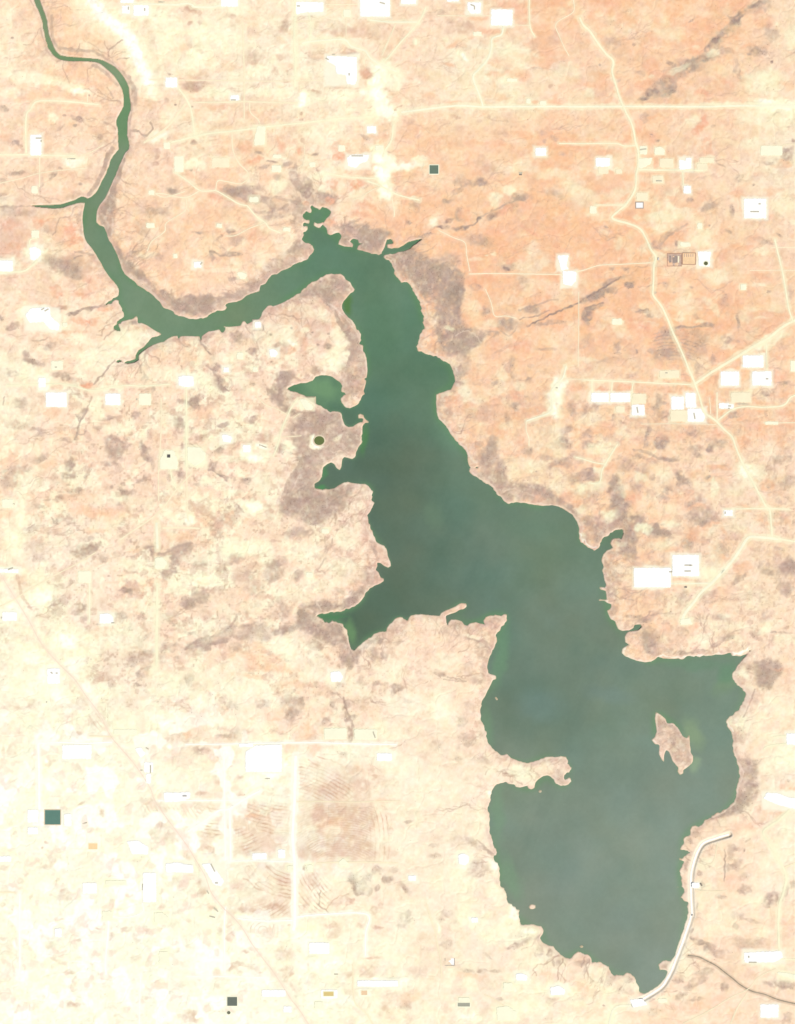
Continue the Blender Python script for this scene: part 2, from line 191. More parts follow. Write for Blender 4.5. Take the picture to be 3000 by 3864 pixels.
# soft blobs: x,y,rx,ry,angle,strength
BLOBS = """
A m 40,875,35,25,0,.5 620,950,55,20,10,.6 515,920,22,16,0,.5 600,1005,20,14,0,.6 480,1030,36,13,-40,.45 802,1105,24,20,0,.6 120,1145,45,22,10,.6 175,1182,36,18,35,.5 150,1385,75,20,0,.6 430,1395,45,24,-50,.6 490,1350,30,12,0,.5 30,1440,30,28,0,.4 20,1580,40,35,0,.4 1075,740,26,70,10,.6 1040,650,22,50,-25,.6 1565,690,88,34,-4,.7 1360,600,20,14,0,.5 1335,800,22,16,0,.4 650,1480,16,12,0,.5 330,1480,16,70,10,.35 350,420,30,22,0,.3
A n 1285,690,45,30,0,.55 1250,1205,34,28,0,.7 1250,1262,22,32,0,.7 1240,1320,30,20,0,.7 1180,140,40,110,5,.3 1230,350,28,100,-10,.4 1240,500,35,110,0,.3 1580,600,110,45,-3,.45 1530,70,60,28,20,.6 1600,110,36,20,0,.5 1520,190,30,18,0,.5 1610,190,26,20,0,.5 1570,370,70,34,0,.5 1600,420,30,20,0,.5 290,420,90,50,0,.35 600,520,40,24,0,.3 1545,1140,34,16,30,.5 205,165,26,10,0,.4
A k 1410,840,12,10,0,.7 1530,1360,12,12,0,.7 100,310,14,12,0,.4 715,765,8,8,0,.5 1545,855,10,10,0,.5
A r 30,1100,50,40,0,.35 850,640,80,22,40,.25 300,350,90,60,-30,.25
A y 1350,250,130,180,0,.75 60,90,60,90,0,.6 300,640,230,55,8,.7 80,740,90,45,0,.6 1600,330,120,200,0,.6 1500,470,190,80,0,.5 430,945,45,35,0,.7 1180,110,130,80,0,.7 1440,560,110,60,0,.5 700,150,160,160,0,.35 560,700,130,40,10,.6 1560,1310,110,50,0,.6 1350,930,90,70,0,.5 1600,760,110,26,0,.5
A w 640,725,60,20,5,.6 930,210,70,45,35,.9 1080,380,45,60,-20,.8 1050,340,36,36,0,.9 1220,750,40,36,0,.5 1260,1090,100,26,-30,.6 600,1290,90,36,0,.5
B n 40,75,60,34,10,.6 380,130,36,22,0,.5 30,190,26,16,0,.5 120,195,24,16,0,.5 380,200,50,50,0,.4 90,360,90,28,0,.55 110,415,34,18,0,.5 760,460,26,40,20,.5 720,580,24,34,-30,.5 810,580,16,14,0,.5 810,655,40,16,0,.7 1040,745,60,32,10,.8 1020,725,16,14,0,.8 1190,730,20,12,0,.6 1440,580,70,45,0,.6 1320,415,50,30,0,.6 500,460,70,60,0,.35 790,210,40,90,10,.45 560,500,40,20,-30,.5 80,690,110,45,0,.6 1210,240,200,50,10,.4 1450,250,150,70,10,.3 930,910,14,14,0,.7 935,960,16,14,0,.8 936,1055,16,14,0,.5 935,1125,20,18,0,.6 695,888,14,12,0,.6 45,860,14,12,0,.5
B m 800,200,30,60,15,.4 590,1230,26,16,0,.8 1040,1230,26,16,0,.7 690,1290,60,12,0,.6 800,1320,70,20,-20,.5 60,1150,30,22,0,.4 1440,1100,40,22,20,.5 420,1540,120,60,10,.75 520,1500,90,40,0,.5 960,1520,60,50,0,.8 960,1460,50,40,0,.5 1150,1590,70,50,0,.55 900,1620,50,50,0,.5 870,1350,30,50,20,.4 740,1420,40,30,0,.4 640,1340,60,18,-20,.4
B r 1240,1260,60,40,0,.8 560,1290,90,20,-20,.6 480,1190,70,50,0,.4 770,1160,60,60,0,.45 1360,1480,60,50,0,.7 960,1630,24,24,0,.9 900,1210,30,40,0,.6 1180,1480,40,40,0,.5 1130,1630,40,40,0,.5 260,860,110,26,0,.3 1430,590,50,40,0,.35 1250,1180,100,50,0,.3
B y 220,300,190,130,0,.6 60,480,90,110,0,.6 420,70,90,60,0,.6 1250,770,120,50,0,.8 1000,780,110,60,0,.7 640,730,220,40,0,.7 250,740,140,34,0,.6 1480,950,90,60,0,.7 1640,640,90,80,0,.8 60,1310,60,40,0,.7 1560,540,100,60,0,.7 1080,1050,180,60,0,.5 440,300,50,110,0,.5 940,590,80,60,0,.5 1240,540,90,80,0,.5 690,500,50,30,0,.5 590,570,90,50,0,.4 1080,1390,90,30,0,.5 740,1500,60,50,0,.6 1090,1520,40,40,0,.6
B w 930,800,40,50,0,.8 1500,760,60,50,30,.9 1560,820,60,50,40,.8 1620,900,70,40,30,.7 1560,560,60,50,0,.8 1520,660,40,36,0,.8 1560,1280,50,50,0,.8 1650,1320,60,40,0,.7 1590,1420,40,60,0,.9 1600,1540,34,50,-20,.9 1430,750,40,20,0,.6
C n 700,210,140,60,10,.45 780,200,60,26,0,.5 680,940,36,22,0,.6 300,970,36,26,0,.5 370,1085,26,24,0,.5 860,970,30,20,0,.35 1220,1005,20,18,0,.6 1380,1070,40,22,0,.6 1470,1110,40,20,30,.6 1385,1130,16,14,0,.7 1530,1245,34,24,0,.7 1440,700,20,30,20,.6 1440,320,60,50,0,.4 1070,1085,34,24,0,.5 1600,1160,30,20,0,.3 880,1300,70,50,0,.5 950,1360,80,40,0,.4 1440,1540,80,26,0,.5 950,930,14,26,0,.5 190,885,12,10,0,.6 235,850,20,12,0,.5 1200,1385,18,10,0,.6 1640,620,10,10,0,.5 1300,380,40,50,0,.3
C m 740,1460,80,44,0,.6 880,1460,60,30,0,.7 680,1530,50,30,-20,.5 610,1610,40,20,0,.6 350,1640,40,50,0,.4 1200,1580,90,40,0,.45 1120,1660,90,40,0,.4 560,110,40,30,0,.3
C y 1150,450,160,110,0,.5 1000,400,120,90,0,.4 650,430,60,50,0,.4 150,620,120,130,0,.6 1030,640,130,50,0,.5 1560,600,120,90,0,.4 350,340,26,30,0,.8 600,320,26,18,0,.5 1200,1330,150,70,0,.5 1480,1400,180,50,0,.5 1600,1500,120,60,0,.4 980,1600,60,50,0,.6 1090,1520,70,40,0,.5 370,660,40,20,0,.5 1340,1240,120,50,0,.4 50,1190,60,36,0,.7 390,1280,70,30,0,.7 330,1590,26,16,0,.5
C w 40,760,60,70,0,.8 100,900,80,50,30,.6 745,465,40,14,50,.8 40,640,40,50,0,.7 100,1380,60,60,0,.9 120,1520,40,50,0,.9 70,1280,50,40,0,.8 280,1330,120,30,0,.6
C o 1500,200,180,120,0,.35 1600,700,120,90,0,.3 1250,120,100,100,0,.3 700,1300,250,120,0,.3 900,1100,250,90,0,.2 1400,950,300,60,0,.3
D k 1200,180,40,44,0,.75 1380,40,60,18,-25,.65 1060,320,50,26,-45,.6 1000,380,40,20,-40,.5 940,470,100,28,-10,.5 700,700,60,44,0,.4 550,740,60,30,-20,.6 490,790,40,14,0,.7 700,500,34,18,0,.5 1505,500,16,14,0,.8 830,560,80,40,-20,.4 660,655,14,12,0,.6 1240,140,60,30,-40,.5
D m 790,520,130,50,-15,.5 900,560,90,30,-30,.4 650,640,90,50,-10,.4 1120,280,40,20,0,.5 1130,400,70,30,10,.4 1240,560,24,90,-15,.5 1400,400,80,40,0,.55 1520,280,60,50,0,.4 860,170,40,12,-40,.5 600,1115,20,18,0,.6 550,1075,14,12,0,.6 480,960,40,40,0,.45 1640,1240,60,60,0,.6 1680,1130,20,20,0,.6 1480,1310,50,20,0,.4 1040,1005,16,12,-50,.6 1420,60,80,40,-30,.4 1480,220,30,60,20,.4 140,520,16,14,0,.5 285,650,20,8,-30,.5 390,350,26,26,0,.4 450,590,40,20,20,.4 250,340,80,60,0,.3 1330,440,24,12,0,.6 1100,1320,40,10,20,.4 1360,1480,12,12,0,.5 1250,1420,50,24,-30,.4
D r 960,750,60,30,0,.6 950,980,40,80,20,.8 900,1050,50,30,0,.6 990,1180,30,90,0,.4 100,60,120,50,0,.25 470,1000,70,60,0,.3 200,1210,90,30,0,.4 1120,640,90,30,40,.4 700,620,100,60,0,.2
D y 1450,650,160,110,0,.75 1560,900,180,140,0,.6 1330,920,120,70,0,.5 700,270,120,70,0,.35 1350,1150,120,50,0,.5 870,960,70,50,0,.55 640,160,50,50,0,.3 60,740,50,40,0,.5 1680,300,60,80,0,.5 1100,830,140,20,0,.7 900,380,30,20,0,.5 360,230,60,60,0,.4 1030,420,50,26,-20,.6 750,560,90,24,-25,.5 540,610,30,24,0,.6
D w 1480,835,100,36,0,.9 1600,860,90,30,0,.7
E m 60,180,60,24,0,.4 400,360,60,40,0,.3 830,240,50,60,0,.75 880,180,40,80,20,.6 850,350,30,60,-10,.6 640,260,40,50,0,.4 660,350,20,60,0,.5 440,620,90,50,20,.6 580,690,100,50,0,.7 620,740,50,20,0,.6 540,640,120,70,0,.4 1020,650,60,50,30,.8 950,540,24,40,0,.7 1120,720,60,34,40,.8 1340,880,60,30,20,.7 1460,960,110,50,8,.85 1560,960,90,50,0,.7 1640,960,60,50,0,.6 490,980,60,20,10,.7 590,1020,50,16,-20,.7 840,950,40,18,-20,.6 720,990,60,16,-15,.6 100,1130,60,36,0,.6 10,1060,40,26,20,.6 80,1150,40,20,0,.6 270,1400,80,40,20,.7 220,1350,40,24,0,.5 540,1540,50,30,0,.7 460,1520,60,24,0,.5 410,1290,50,30,0,.5 780,1290,36,16,-50,.6 880,1310,22,20,0,.5 1080,1100,40,20,0,.6 1280,580,40,26,0,.5 1080,530,24,12,0,.5 1600,380,40,14,0,.5 1380,50,60,30,0,.7 1240,220,120,50,0,.4 1130,340,80,60,0,.3 100,1500,60,30,0,.4 1230,1630,20,40,0,.5 1160,1540,20,40,0,.4 600,110,80,50,0,.3 150,220,160,30,0,.3
E r 560,380,60,60,30,.65 600,440,50,40,0,.7 330,290,60,40,0,.7 550,330,40,40,0,.6 550,470,50,30,0,.5 60,320,60,60,0,.3 90,520,110,80,0,.35 640,860,90,40,0,.4 450,850,50,40,0,.6 700,1090,90,30,0,.6 620,1070,60,20,0,.5 830,990,60,30,0,.5 500,1170,200,20,0,.3 700,1600,70,22,0,.8 720,760,60,40,0,.4 700,850,80,50,0,.3 400,960,200,20,10,.3 1050,350,80,60,0,.25
E y 900,1350,260,150,-25,.6 1050,1200,140,80,20,.6 700,1400,120,90,-30,.55 350,600,70,70,0,.3 1180,1180,80,30,20,.5 270,1530,140,60,0,.7 150,1450,130,60,0,.4 1400,1500,120,60,0,.5 1500,150,60,60,0,.4 700,1240,60,50,0,.5 30,1400,50,90,0,.5 1320,1260,90,60,0,.4 540,1350,100,40,0,.4 250,560,60,60,0,.5 1180,560,60,30,0,.4 1560,1550,140,60,0,.6 1250,1500,150,80,0,.4
E w 60,650,70,50,0,.8 290,530,60,40,0,.8 300,1040,100,60,0,.9 430,1110,70,50,0,.8 350,1580,40,60,0,.7
F m 980,40,60,40,0,.8 380,60,120,50,0,.4 1120,100,90,50,0,.5 890,240,50,120,0,.45 720,230,120,50,-20,.45 900,490,110,40,-30,.6 760,800,40,40,0,.3 550,790,110,40,-15,.6 470,840,80,30,-15,.5 400,750,50,20,0,.5 80,920,180,40,0,.7 60,1000,120,40,0,.6 250,910,150,36,-10,.5 370,550,80,20,0,.7 370,380,40,26,0,.7 220,570,30,60,0,.5 400,440,60,40,0,.4 1330,330,120,40,0,.7 1430,420,120,50,0,.8 1400,350,200,30,5,.7 1480,460,100,50,0,.75 1280,420,40,40,0,.5 1080,840,110,50,0,.6 980,880,130,40,-15,.5 1200,800,70,60,0,.5 1150,900,50,50,30,.6 1600,400,60,30,0,.6 750,1290,40,40,0,.5 530,1320,50,26,-20,.7 690,1415,24,20,0,.5 1130,1285,34,22,0,.85 420,1210,70,50,0,.5 150,1240,40,40,0,.4 90,380,40,12,10,.6 1040,1470,50,34,0,.5 1250,1450,60,34,0,.4 800,1560,80,60,-20,.8 700,1650,50,30,0,.6 240,1440,40,40,20,.7 290,1600,60,30,50,.5 540,1590,30,20,0,.6 1340,1280,40,120,-10,.5 1290,1160,36,90,-20,.6 500,900,90,26,0,.3 1520,610,80,60,0,.7 1560,580,100,60,0,.6
F k 690,1190,14,12,0,.6 850,1147,12,12,0,.5 1155,1190,14,10,0,.6 1060,1275,14,10,0,.5 1020,1180,12,10,0,.5 580,1385,14,12,0,.4 1385,1265,14,7,0,.8 1075,768,10,10,0,.9 1010,440,6,6,0,.0
F r 960,145,24,22,0,.9 1160,300,60,40,0,.7 1450,160,90,50,0,.5 1160,120,40,34,0,.6 550,410,60,60,0,.4 260,90,60,60,0,.5 960,1280,40,70,0,.3 1180,1080,30,70,-10,.3 1400,240,100,40,0,.4 240,470,60,40,0,.2 840,1330,40,40,0,.4
F y 1180,1380,130,80,0,.75 1240,1250,70,120,-10,.6 1100,1040,120,60,20,.4 750,1160,120,60,0,.4 560,1180,60,60,0,.4 820,1250,80,40,20,.6 960,1160,40,20,0,.6 400,620,80,30,0,.4 150,480,180,90,0,.2 1200,1450,60,60,0,.6 60,1230,50,50,0,.4 350,1380,120,50,0,.5 450,1580,60,80,0,.4 130,1560,80,50,0,.5 620,560,110,30,0,.3 300,680,180,20,0,.3
F w 20,1560,50,50,0,.9 840,1260,50,14,35,.6
G m 560,650,150,60,10,.6 640,730,120,70,0,.7 640,860,110,90,0,.85 620,1000,80,60,20,.6 700,1180,90,70,0,.5 650,1300,100,50,0,.7 560,1200,60,70,0,.5 800,1240,90,40,-10,.6 300,640,130,60,30,.7 290,560,90,40,0,.6 880,450,110,60,20,.45 1080,1100,90,50,0,.7 960,1180,80,30,0,.7 1290,990,70,40,-10,.6 850,810,50,24,0,.6 920,1000,40,50,0,.5 720,1480,80,60,0,.5 740,1350,70,60,30,.5 1100,660,90,30,0,.4 40,420,80,60,0,.75 300,310,40,30,0,.5 1440,1100,150,22,-5,.5 1110,1290,120,14,-20,.4 1400,1310,80,14,0,.4 1130,1420,26,40,0,.5 1270,1450,30,20,0,.5 700,240,40,60,10,.5 430,400,70,22,-20,.7 1200,110,80,34,0,.6 1500,80,50,20,20,.5 600,130,40,26,0,.5 1200,780,60,50,0,.3 1100,1460,60,40,0,.3 640,600,80,60,0,.4
G k 720,350,60,18,-10,.7 860,270,26,16,-30,.8 620,290,50,18,-20,.6 570,340,50,18,0,.7 1080,670,30,18,0,.7 780,670,50,30,0,.0 680,850,70,90,0,.4 680,980,40,50,0,.4 980,240,50,26,-20,.5 580,1190,30,30,0,.4
G r 900,750,130,60,0,.35 770,240,70,50,0,.5 1120,610,50,30,0,.7 1180,1290,110,50,0,.5 1380,780,150,60,0,.2 1290,380,90,16,35,.5 1090,190,90,30,-20,.5 1600,800,60,60,0,.3 1400,1000,70,30,0,.2
G y 1010,90,50,30,0,.7 1100,40,60,40,0,.5 820,960,70,60,0,.45 970,1100,70,30,0,.4 520,310,30,30,0,.6 630,1140,50,20,20,.7 1600,1130,60,60,0,.3 1550,90,120,60,0,.2 850,590,80,16,0,.4 990,545,26,16,0,.6 930,560,20,8,0,.6
G w 500,290,26,26,0,.5
H m 100,880,150,36,-22,.9 190,790,60,30,-30,.6 270,740,60,16,-20,.5 220,840,60,30,0,.6 380,790,50,26,20,.95 80,980,90,22,-15,.8 30,1050,50,60,30,.8 480,1005,60,16,0,.5 530,1030,30,20,0,.5 340,670,40,22,0,.5 240,670,26,20,0,.4 570,480,60,40,-30,.5 690,390,90,24,-35,.4 1190,200,22,60,0,.5 1000,170,80,50,-30,.45 860,125,30,20,0,.5 740,470,14,30,0,.7 1160,370,30,30,0,.5 780,1135,50,16,-5,.75 1000,1110,50,22,0,.7 900,1130,110,8,-5,.6 660,1180,90,50,-20,.45 660,1340,120,60,-10,.45 280,1300,40,60,0,.5 200,1400,90,24,-10,.3 540,1330,30,30,0,.5 1240,1100,16,70,0,.6 1150,1240,50,30,0,.5 40,1260,50,60,0,.3 1560,60,0,0,0,0 1480,855,24,20,0,.5 650,790,40,30,20,.4 860,815,24,14,0,.4 1240,1248,18,14,0,.7 1560,400,30,12,40,.5 1440,450,120,16,20,.35 1650,870,30,60,0,.3 1130,920,40,60,20,.4 910,1050,40,20,20,.4 1580,240,30,12,20,.4 1590,1580,50,16,0,.6 920,1470,30,60,0,.4 1040,1380,20,60,0,.4 430,1330,16,14,0,.6 180,325,14,10,0,.5 120,440,24,8,0,.4 360,520,0,0,0,0 570,855,14,12,0,.6 725,860,12,10,0,.5 410,545,10,10,0,.5 1020,325,14,12,0,.5 1140,690,0,0,0,0 380,1520,40,20,0,.3
H r 490,1120,60,40,0,.6 370,1075,20,24,0,.6 40,740,80,40,0,.35 1000,1000,0,0,0,0 1360,420,60,40,0,.3 550,1190,60,50,0,.2 1160,960,80,60,0,.2 140,480,110,60,0,.25 360,1620,50,30,0,.5 130,1630,40,30,0,.5 1160,580,80,60,0,.2 1600,1500,60,30,0,.2 1240,1000,80,40,0,.2 800,1220,60,60,0,.3
H y 640,250,160,44,0,.7 930,430,110,70,0,.6 1070,740,90,60,0,.6 160,370,50,30,0,.3 280,470,34,60,0,.4 800,920,90,50,10,.5 820,1010,80,50,0,.4 1000,920,60,40,30,.4 770,1075,60,20,0,.5 930,1085,50,16,0,.5 300,1150,60,80,0,.4 280,1090,60,24,0,.7 1480,1250,200,50,-30,.7 1600,150,140,70,0,.4 1640,60,100,30,0,.4 1430,535,60,30,0,.5 650,340,120,40,0,.3 1060,1000,30,60,0,.4 1300,1370,60,60,0,.3 1680,300,30,24,0,.7 430,270,36,24,0,.5 690,180,40,30,0,.5 580,180,30,90,0,.4 480,500,40,50,0,.4 570,600,80,60,0,.6 1280,800,60,20,0,.4 1400,800,60,20,0,.4 1430,1060,60,14,0,.4 20,1390,90,20,0,.4 1000,380,50,20,0,.3 690,1500,80,40,0,.3
I m 920,385,90,75,10,.8 880,320,40,22,0,.6 930,470,60,40,0,.7 900,525,60,18,-10,.7 835,520,34,20,0,.6 1080,140,42,36,0,.75 1430,225,44,70,-20,.6 1440,190,34,30,0,.7 1165,430,34,60,-25,.9 1190,500,34,24,0,.8 1140,370,14,26,0,.5 1225,540,16,40,0,.5 560,545,44,44,0,.85 560,500,24,40,0,.6 560,620,60,30,0,.7 610,280,0,0,0,0 640,170,34,30,0,.7 680,110,30,30,0,.6 880,170,50,20,0,.7 640,740,46,34,0,.85 560,740,50,26,0,.4 475,803,40,22,-20,.95 380,815,34,9,0,.6 210,575,50,24,0,.6 90,600,90,60,10,.45 320,490,70,36,-35,.6 60,690,80,50,10,.45 1440,615,44,50,0,.85 1350,635,26,34,0,.6 1000,770,40,60,-20,.85 970,740,26,30,0,.6 1130,660,50,30,-30,.6 1060,765,40,20,-20,.6 700,610,18,50,30,.6 740,1200,80,40,-25,.85 640,1230,70,60,0,.6 700,1130,50,30,0,.4 940,855,36,16,15,.6 320,865,44,16,5,.5 520,905,24,10,0,.5 330,915,40,12,0,.4 1220,1230,26,60,-10,.8 1190,1190,40,20,0,.7 1290,1250,36,20,0,.7 1430,1240,110,60,0,.55 1500,1190,60,30,0,.7 1400,1300,50,50,30,.7 1340,1400,60,34,-10,.7 1320,1440,30,40,0,.6 1390,1380,20,30,0,.7 1010,1540,50,26,10,.85 1050,1560,24,30,0,.7 830,1280,30,34,20,.6 940,1250,40,20,0,.5 1060,1395,50,20,0,.5 560,1480,24,30,40,.5 480,1510,24,24,0,.4 470,985,60,40,0,.35 560,990,50,30,0,.35 1500,40,0,0,0,0 1540,45,70,50,0,.75 1450,20,30,30,0,.5 460,1640,90,50,-20,.4 1600,1580,70,50,0,.65 1500,1640,60,50,0,.8 650,1680,60,30,0,.7 1680,560,30,40,0,.85 1460,390,20,30,0,.6 990,680,20,18,0,.6 895,720,16,16,-30,.6 160,50,60,50,0,.5 150,225,110,40,0,.35 330,290,70,24,-30,.45 300,260,60,24,0,.5 540,340,60,24,0,.5 790,245,36,16,0,.6 610,310,24,44,0,.6 450,640,50,40,0,.4 1610,330,60,30,0,.35 1650,1320,30,50,0,.5 980,1100,30,12,-10,.5 1050,1150,16,14,0,.5 870,1425,14,12,0,.6 1580,690,30,16,0,.6 1520,545,20,18,0,.6 250,1050,50,24,0,.4 300,1200,110,90,0,.25 300,1290,70,30,20,.3 780,1085,20,16,0,.4 1690,1250,30,20,0,.4 1480,1015,18,14,0,.8 1120,1230,30,20,0,.5
I o 730,910,200,50,3,.7 620,800,200,50,0,.4 560,290,110,40,0,.5 420,110,90,50,0,.6 900,950,150,60,0,.5 1600,110,110,60,0,.5 780,1060,110,30,0,.5 400,520,60,30,0,.4 1400,830,70,60,0,.4 1600,970,110,90,0,.4 60,930,80,40,0,.4 1450,1110,150,40,0,.5 1080,1220,50,20,0,.6 1290,180,60,60,0,.3 1300,330,90,60,0,.3
I n 130,210,110,40,10,.4 700,720,60,16,-20,.4 1620,860,90,30,40,.6 1000,890,60,30,0,.5 480,250,60,24,0,.5 600,780,80,14,-10,.7
I y 780,100,60,110,0,.6 940,250,110,50,0,.6 100,1150,90,180,0,.8 170,950,30,160,0,.7 60,330,60,30,0,.4 250,420,80,40,0,.4 410,360,40,30,0,.6 210,670,34,60,0,.6 60,840,60,60,0,.7 330,1560,120,90,0,.9 1050,1330,130,50,0,.6 1080,1450,110,40,0,.7 480,1160,90,40,0,.4 850,1000,150,60,0,.35 900,820,200,40,0,.4 1560,460,110,80,0,.7 1400,950,110,30,0,.6 1200,850,60,60,0,.4 1290,1330,60,40,0,.6 1420,1520,110,60,0,.5 1600,270,80,30,0,.4 1640,1450,110,60,0,.5 60,1660,130,60,0,.8 70,1400,110,40,0,.7 440,690,60,40,0,.3 290,580,80,24,-10,.4 100,80,70,60,0,.3 1650,660,50,30,0,.6 1560,810,50,24,0,.8 1050,1650,120,40,0,.5
I w 60,1380,90,16,0,.8 350,1590,90,50,0,.7 100,1690,80,40,0,.6
J m 790,60,80,50,0,.85 720,160,60,40,0,.8 740,240,70,40,40,.85 800,290,50,30,20,.8 870,330,40,24,0,.8 1040,380,120,60,0,.6 900,450,80,50,-40,.8 900,560,50,70,0,.5 1020,430,60,40,0,.6 1200,380,60,50,0,.4 960,680,60,50,0,.5 980,780,60,80,0,.6 880,830,30,60,0,.5 900,1020,130,60,-10,.8 860,1090,90,50,0,.7 1160,1100,130,50,-10,.85 1040,1040,130,50,0,.6 1000,1180,130,50,10,.6 1250,990,90,40,-30,.65 980,930,70,60,0,.5 1330,560,60,80,20,.45 1250,600,90,50,0,.4 1120,650,90,40,0,.5 880,1300,110,40,0,.45 990,1300,60,40,0,.4 260,640,60,30,-20,.6 220,760,36,36,0,.8 300,830,50,22,30,.6 760,620,40,40,0,.7 840,660,30,20,0,.5 490,880,60,24,0,.7 280,90,50,80,-25,.6 330,130,30,30,0,.6 540,390,40,30,0,.7 300,440,50,20,-30,.6 60,250,60,40,0,.6 430,1110,40,40,0,.4 350,1090,22,16,0,.5 730,1530,70,40,-30,.5 700,1660,60,30,-30,.4 1500,1400,24,60,-20,.4 1130,1450,20,90,10,.35 1480,1660,50,60,0,.6 20,1400,50,40,0,.4 470,1640,120,60,0,.25 160,1550,60,40,0,.3 1090,1610,30,10,0,.5 900,1630,30,40,0,.4 290,1590,40,30,0,.4
J n 180,280,60,26,0,.4 160,380,110,60,0,.2 250,260,60,40,0,.4 850,760,50,40,0,.4 650,1100,90,60,0,.3 220,1160,110,30,40,.6 550,560,120,80,0,.2 650,520,60,40,0,.5 750,820,40,40,0,.4 430,1660,60,30,0,.4 1370,620,60,40,0,.3 380,600,60,40,0,.3 240,500,110,20,0,.4
J y 450,1420,220,80,-8,.95 940,1440,180,70,0,.5 600,860,110,60,0,.6 570,680,110,50,10,.8 610,950,90,60,0,.5 540,1080,90,60,0,.8 650,1170,90,40,0,.5 100,690,90,60,0,.8 1290,1340,110,110,0,.45 1240,1560,160,60,0,.5 960,270,60,40,0,.8 820,640,60,60,0,.6 330,700,110,30,0,.6 160,490,40,24,0,.5 430,480,50,40,0,.5 80,1020,40,26,0,.8 260,1030,50,26,0,.6 50,1190,60,40,0,.6 300,890,40,30,0,.7 990,1630,40,24,0,.8 1120,1280,34,24,0,.8 110,1660,150,30,0,.4 1400,1240,60,60,0,.3 830,600,60,30,0,.5 1220,530,50,20,-30,.5 330,540,60,40,0,.6 150,880,60,40,0,.5 400,960,60,24,0,.4 880,1590,110,40,0,.3 1450,980,60,50,0,.3 1380,1080,40,50,0,.3 350,1270,110,30,0,.3
J w 490,640,44,34,0,.7 560,690,60,40,20,.7 560,1080,60,40,0,.6 30,1200,36,40,0,.6 1050,600,30,14,20,.8 1020,560,8,30,0,.8 610,600,50,22,25,.6
K m 940,620,60,80,0,.5 920,700,60,60,0,.6 1040,790,30,70,0,.7 1160,290,50,40,0,.5 1540,570,60,80,10,.75 1570,460,50,30,-30,.6 1500,740,80,40,-20,.6 1640,860,60,50,0,.5 1400,700,60,20,0,.4 1280,940,150,34,12,.8 1440,1000,110,26,12,.8 1220,990,130,40,5,.5 1560,1070,60,24,30,.7 1600,1110,40,24,30,.6 1080,900,90,30,30,.4 700,20,50,70,0,.6 700,100,60,30,0,.5 850,590,40,40,0,.4 600,340,50,50,0,.35 570,230,40,50,0,.35 1090,380,26,60,-20,.4 960,560,50,40,0,.5 1640,1130,50,30,40,.4 800,360,60,50,0,.25 1600,290,30,60,0,.4 1240,660,40,40,0,.4 990,100,30,20,0,.5 1250,75,24,24,0,.6 1130,40,24,40,0,.4 1320,800,14,10,0,.7 1640,700,90,60,0,.3 930,340,120,80,0,.2 1275,640,18,16,0,.6 1660,960,50,50,0,.3 780,170,14,10,0,.6 660,175,18,12,0,.5
K r 1160,200,60,50,0,.5 660,240,60,50,0,.5 780,270,60,30,0,.3 1330,330,160,50,0,.3 1150,550,90,30,0,.25 1510,180,24,16,0,.5
K y 1190,120,50,40,0,.4 760,190,50,60,0,.5 1500,500,60,200,0,.3 1180,780,130,90,0,.4 1380,560,130,150,0,.3 600,190,60,20,0,.4 1040,30,40,60,0,.4 1680,920,40,40,0,.5 1500,930,60,40,30,.3 1400,350,60,20,0,.4 1670,1100,30,40,0,.5 1100,740,60,60,0,.2 1690,1330,30,30,0,.6
K w 1510,110,50,60,0,.8 1460,200,60,60,0,.8 1470,290,40,60,10,.8
L m 40,580,50,40,0,.6 40,500,50,30,0,.5 50,830,70,50,0,.75 240,900,50,70,0,.6 290,1050,80,80,0,.95 270,1000,50,60,0,.5 310,1150,60,60,0,.9 250,1240,60,40,0,.5 440,1180,60,50,0,.85 590,1270,80,40,20,.9 650,1300,60,30,20,.7 380,1310,60,70,0,.8 400,1460,50,50,0,.6 340,1410,60,40,0,.5 520,470,24,80,5,.6 620,560,60,50,0,.8 890,500,80,30,0,.55 880,620,60,30,0,.6 1020,610,36,34,0,.9 1090,570,50,40,0,.5 920,680,40,30,0,.6 680,700,90,24,5,.6 450,690,40,30,0,.5 770,830,40,60,-20,.75 810,890,50,40,0,.6 760,900,40,30,0,.5 550,850,30,26,0,.6 680,950,40,30,-20,.6 650,1010,40,24,0,.5 520,980,16,30,0,.5 860,1060,40,30,0,.6 930,1040,50,40,30,.4 960,1160,130,70,0,.55 970,1210,60,24,0,.6 850,1180,50,60,0,.4 640,1230,30,10,0,.4 840,1370,60,60,0,.5 1100,1430,60,40,20,.4 1000,850,24,12,-20,.7 1570,700,50,50,0,.4 1640,680,40,34,0,.4 1640,880,60,70,0,.4 1480,930,20,20,0,.5 1450,1550,70,40,0,.4 1640,1540,60,60,0,.75 1680,1560,40,60,0,.7 1470,1610,60,24,20,.5 1240,1650,50,30,-40,.5 1560,1410,50,20,0,.4 1640,240,0,0,0,0 600,240,24,60,0,.7 650,255,34,16,0,.6 640,350,60,40,0,.5 1280,268,50,14,0,.8 1190,350,40,26,-30,.6 580,290,40,30,0,.5 90,280,30,40,0,.5 20,300,40,50,0,.4 240,370,16,30,0,.6 260,300,10,14,0,.6 1460,180,50,24,0,.5 340,770,60,60,0,.4 420,930,60,60,0,.4 470,800,60,60,0,.3 120,1340,40,40,0,.6 40,1190,60,40,0,.55 230,1640,60,40,0,.4 230,1550,60,40,0,.3 1580,1200,30,40,0,.3 1130,755,30,10,0,.5 60,1010,110,60,-30,.3 280,1450,80,30,0,.5 560,1440,60,10,-30,.3 1600,90,50,14,0,.4 1560,1040,30,30,0,.3 430,380,60,70,0,.1 500,580,30,30,0,.4 1150,1500,0,0,0,0
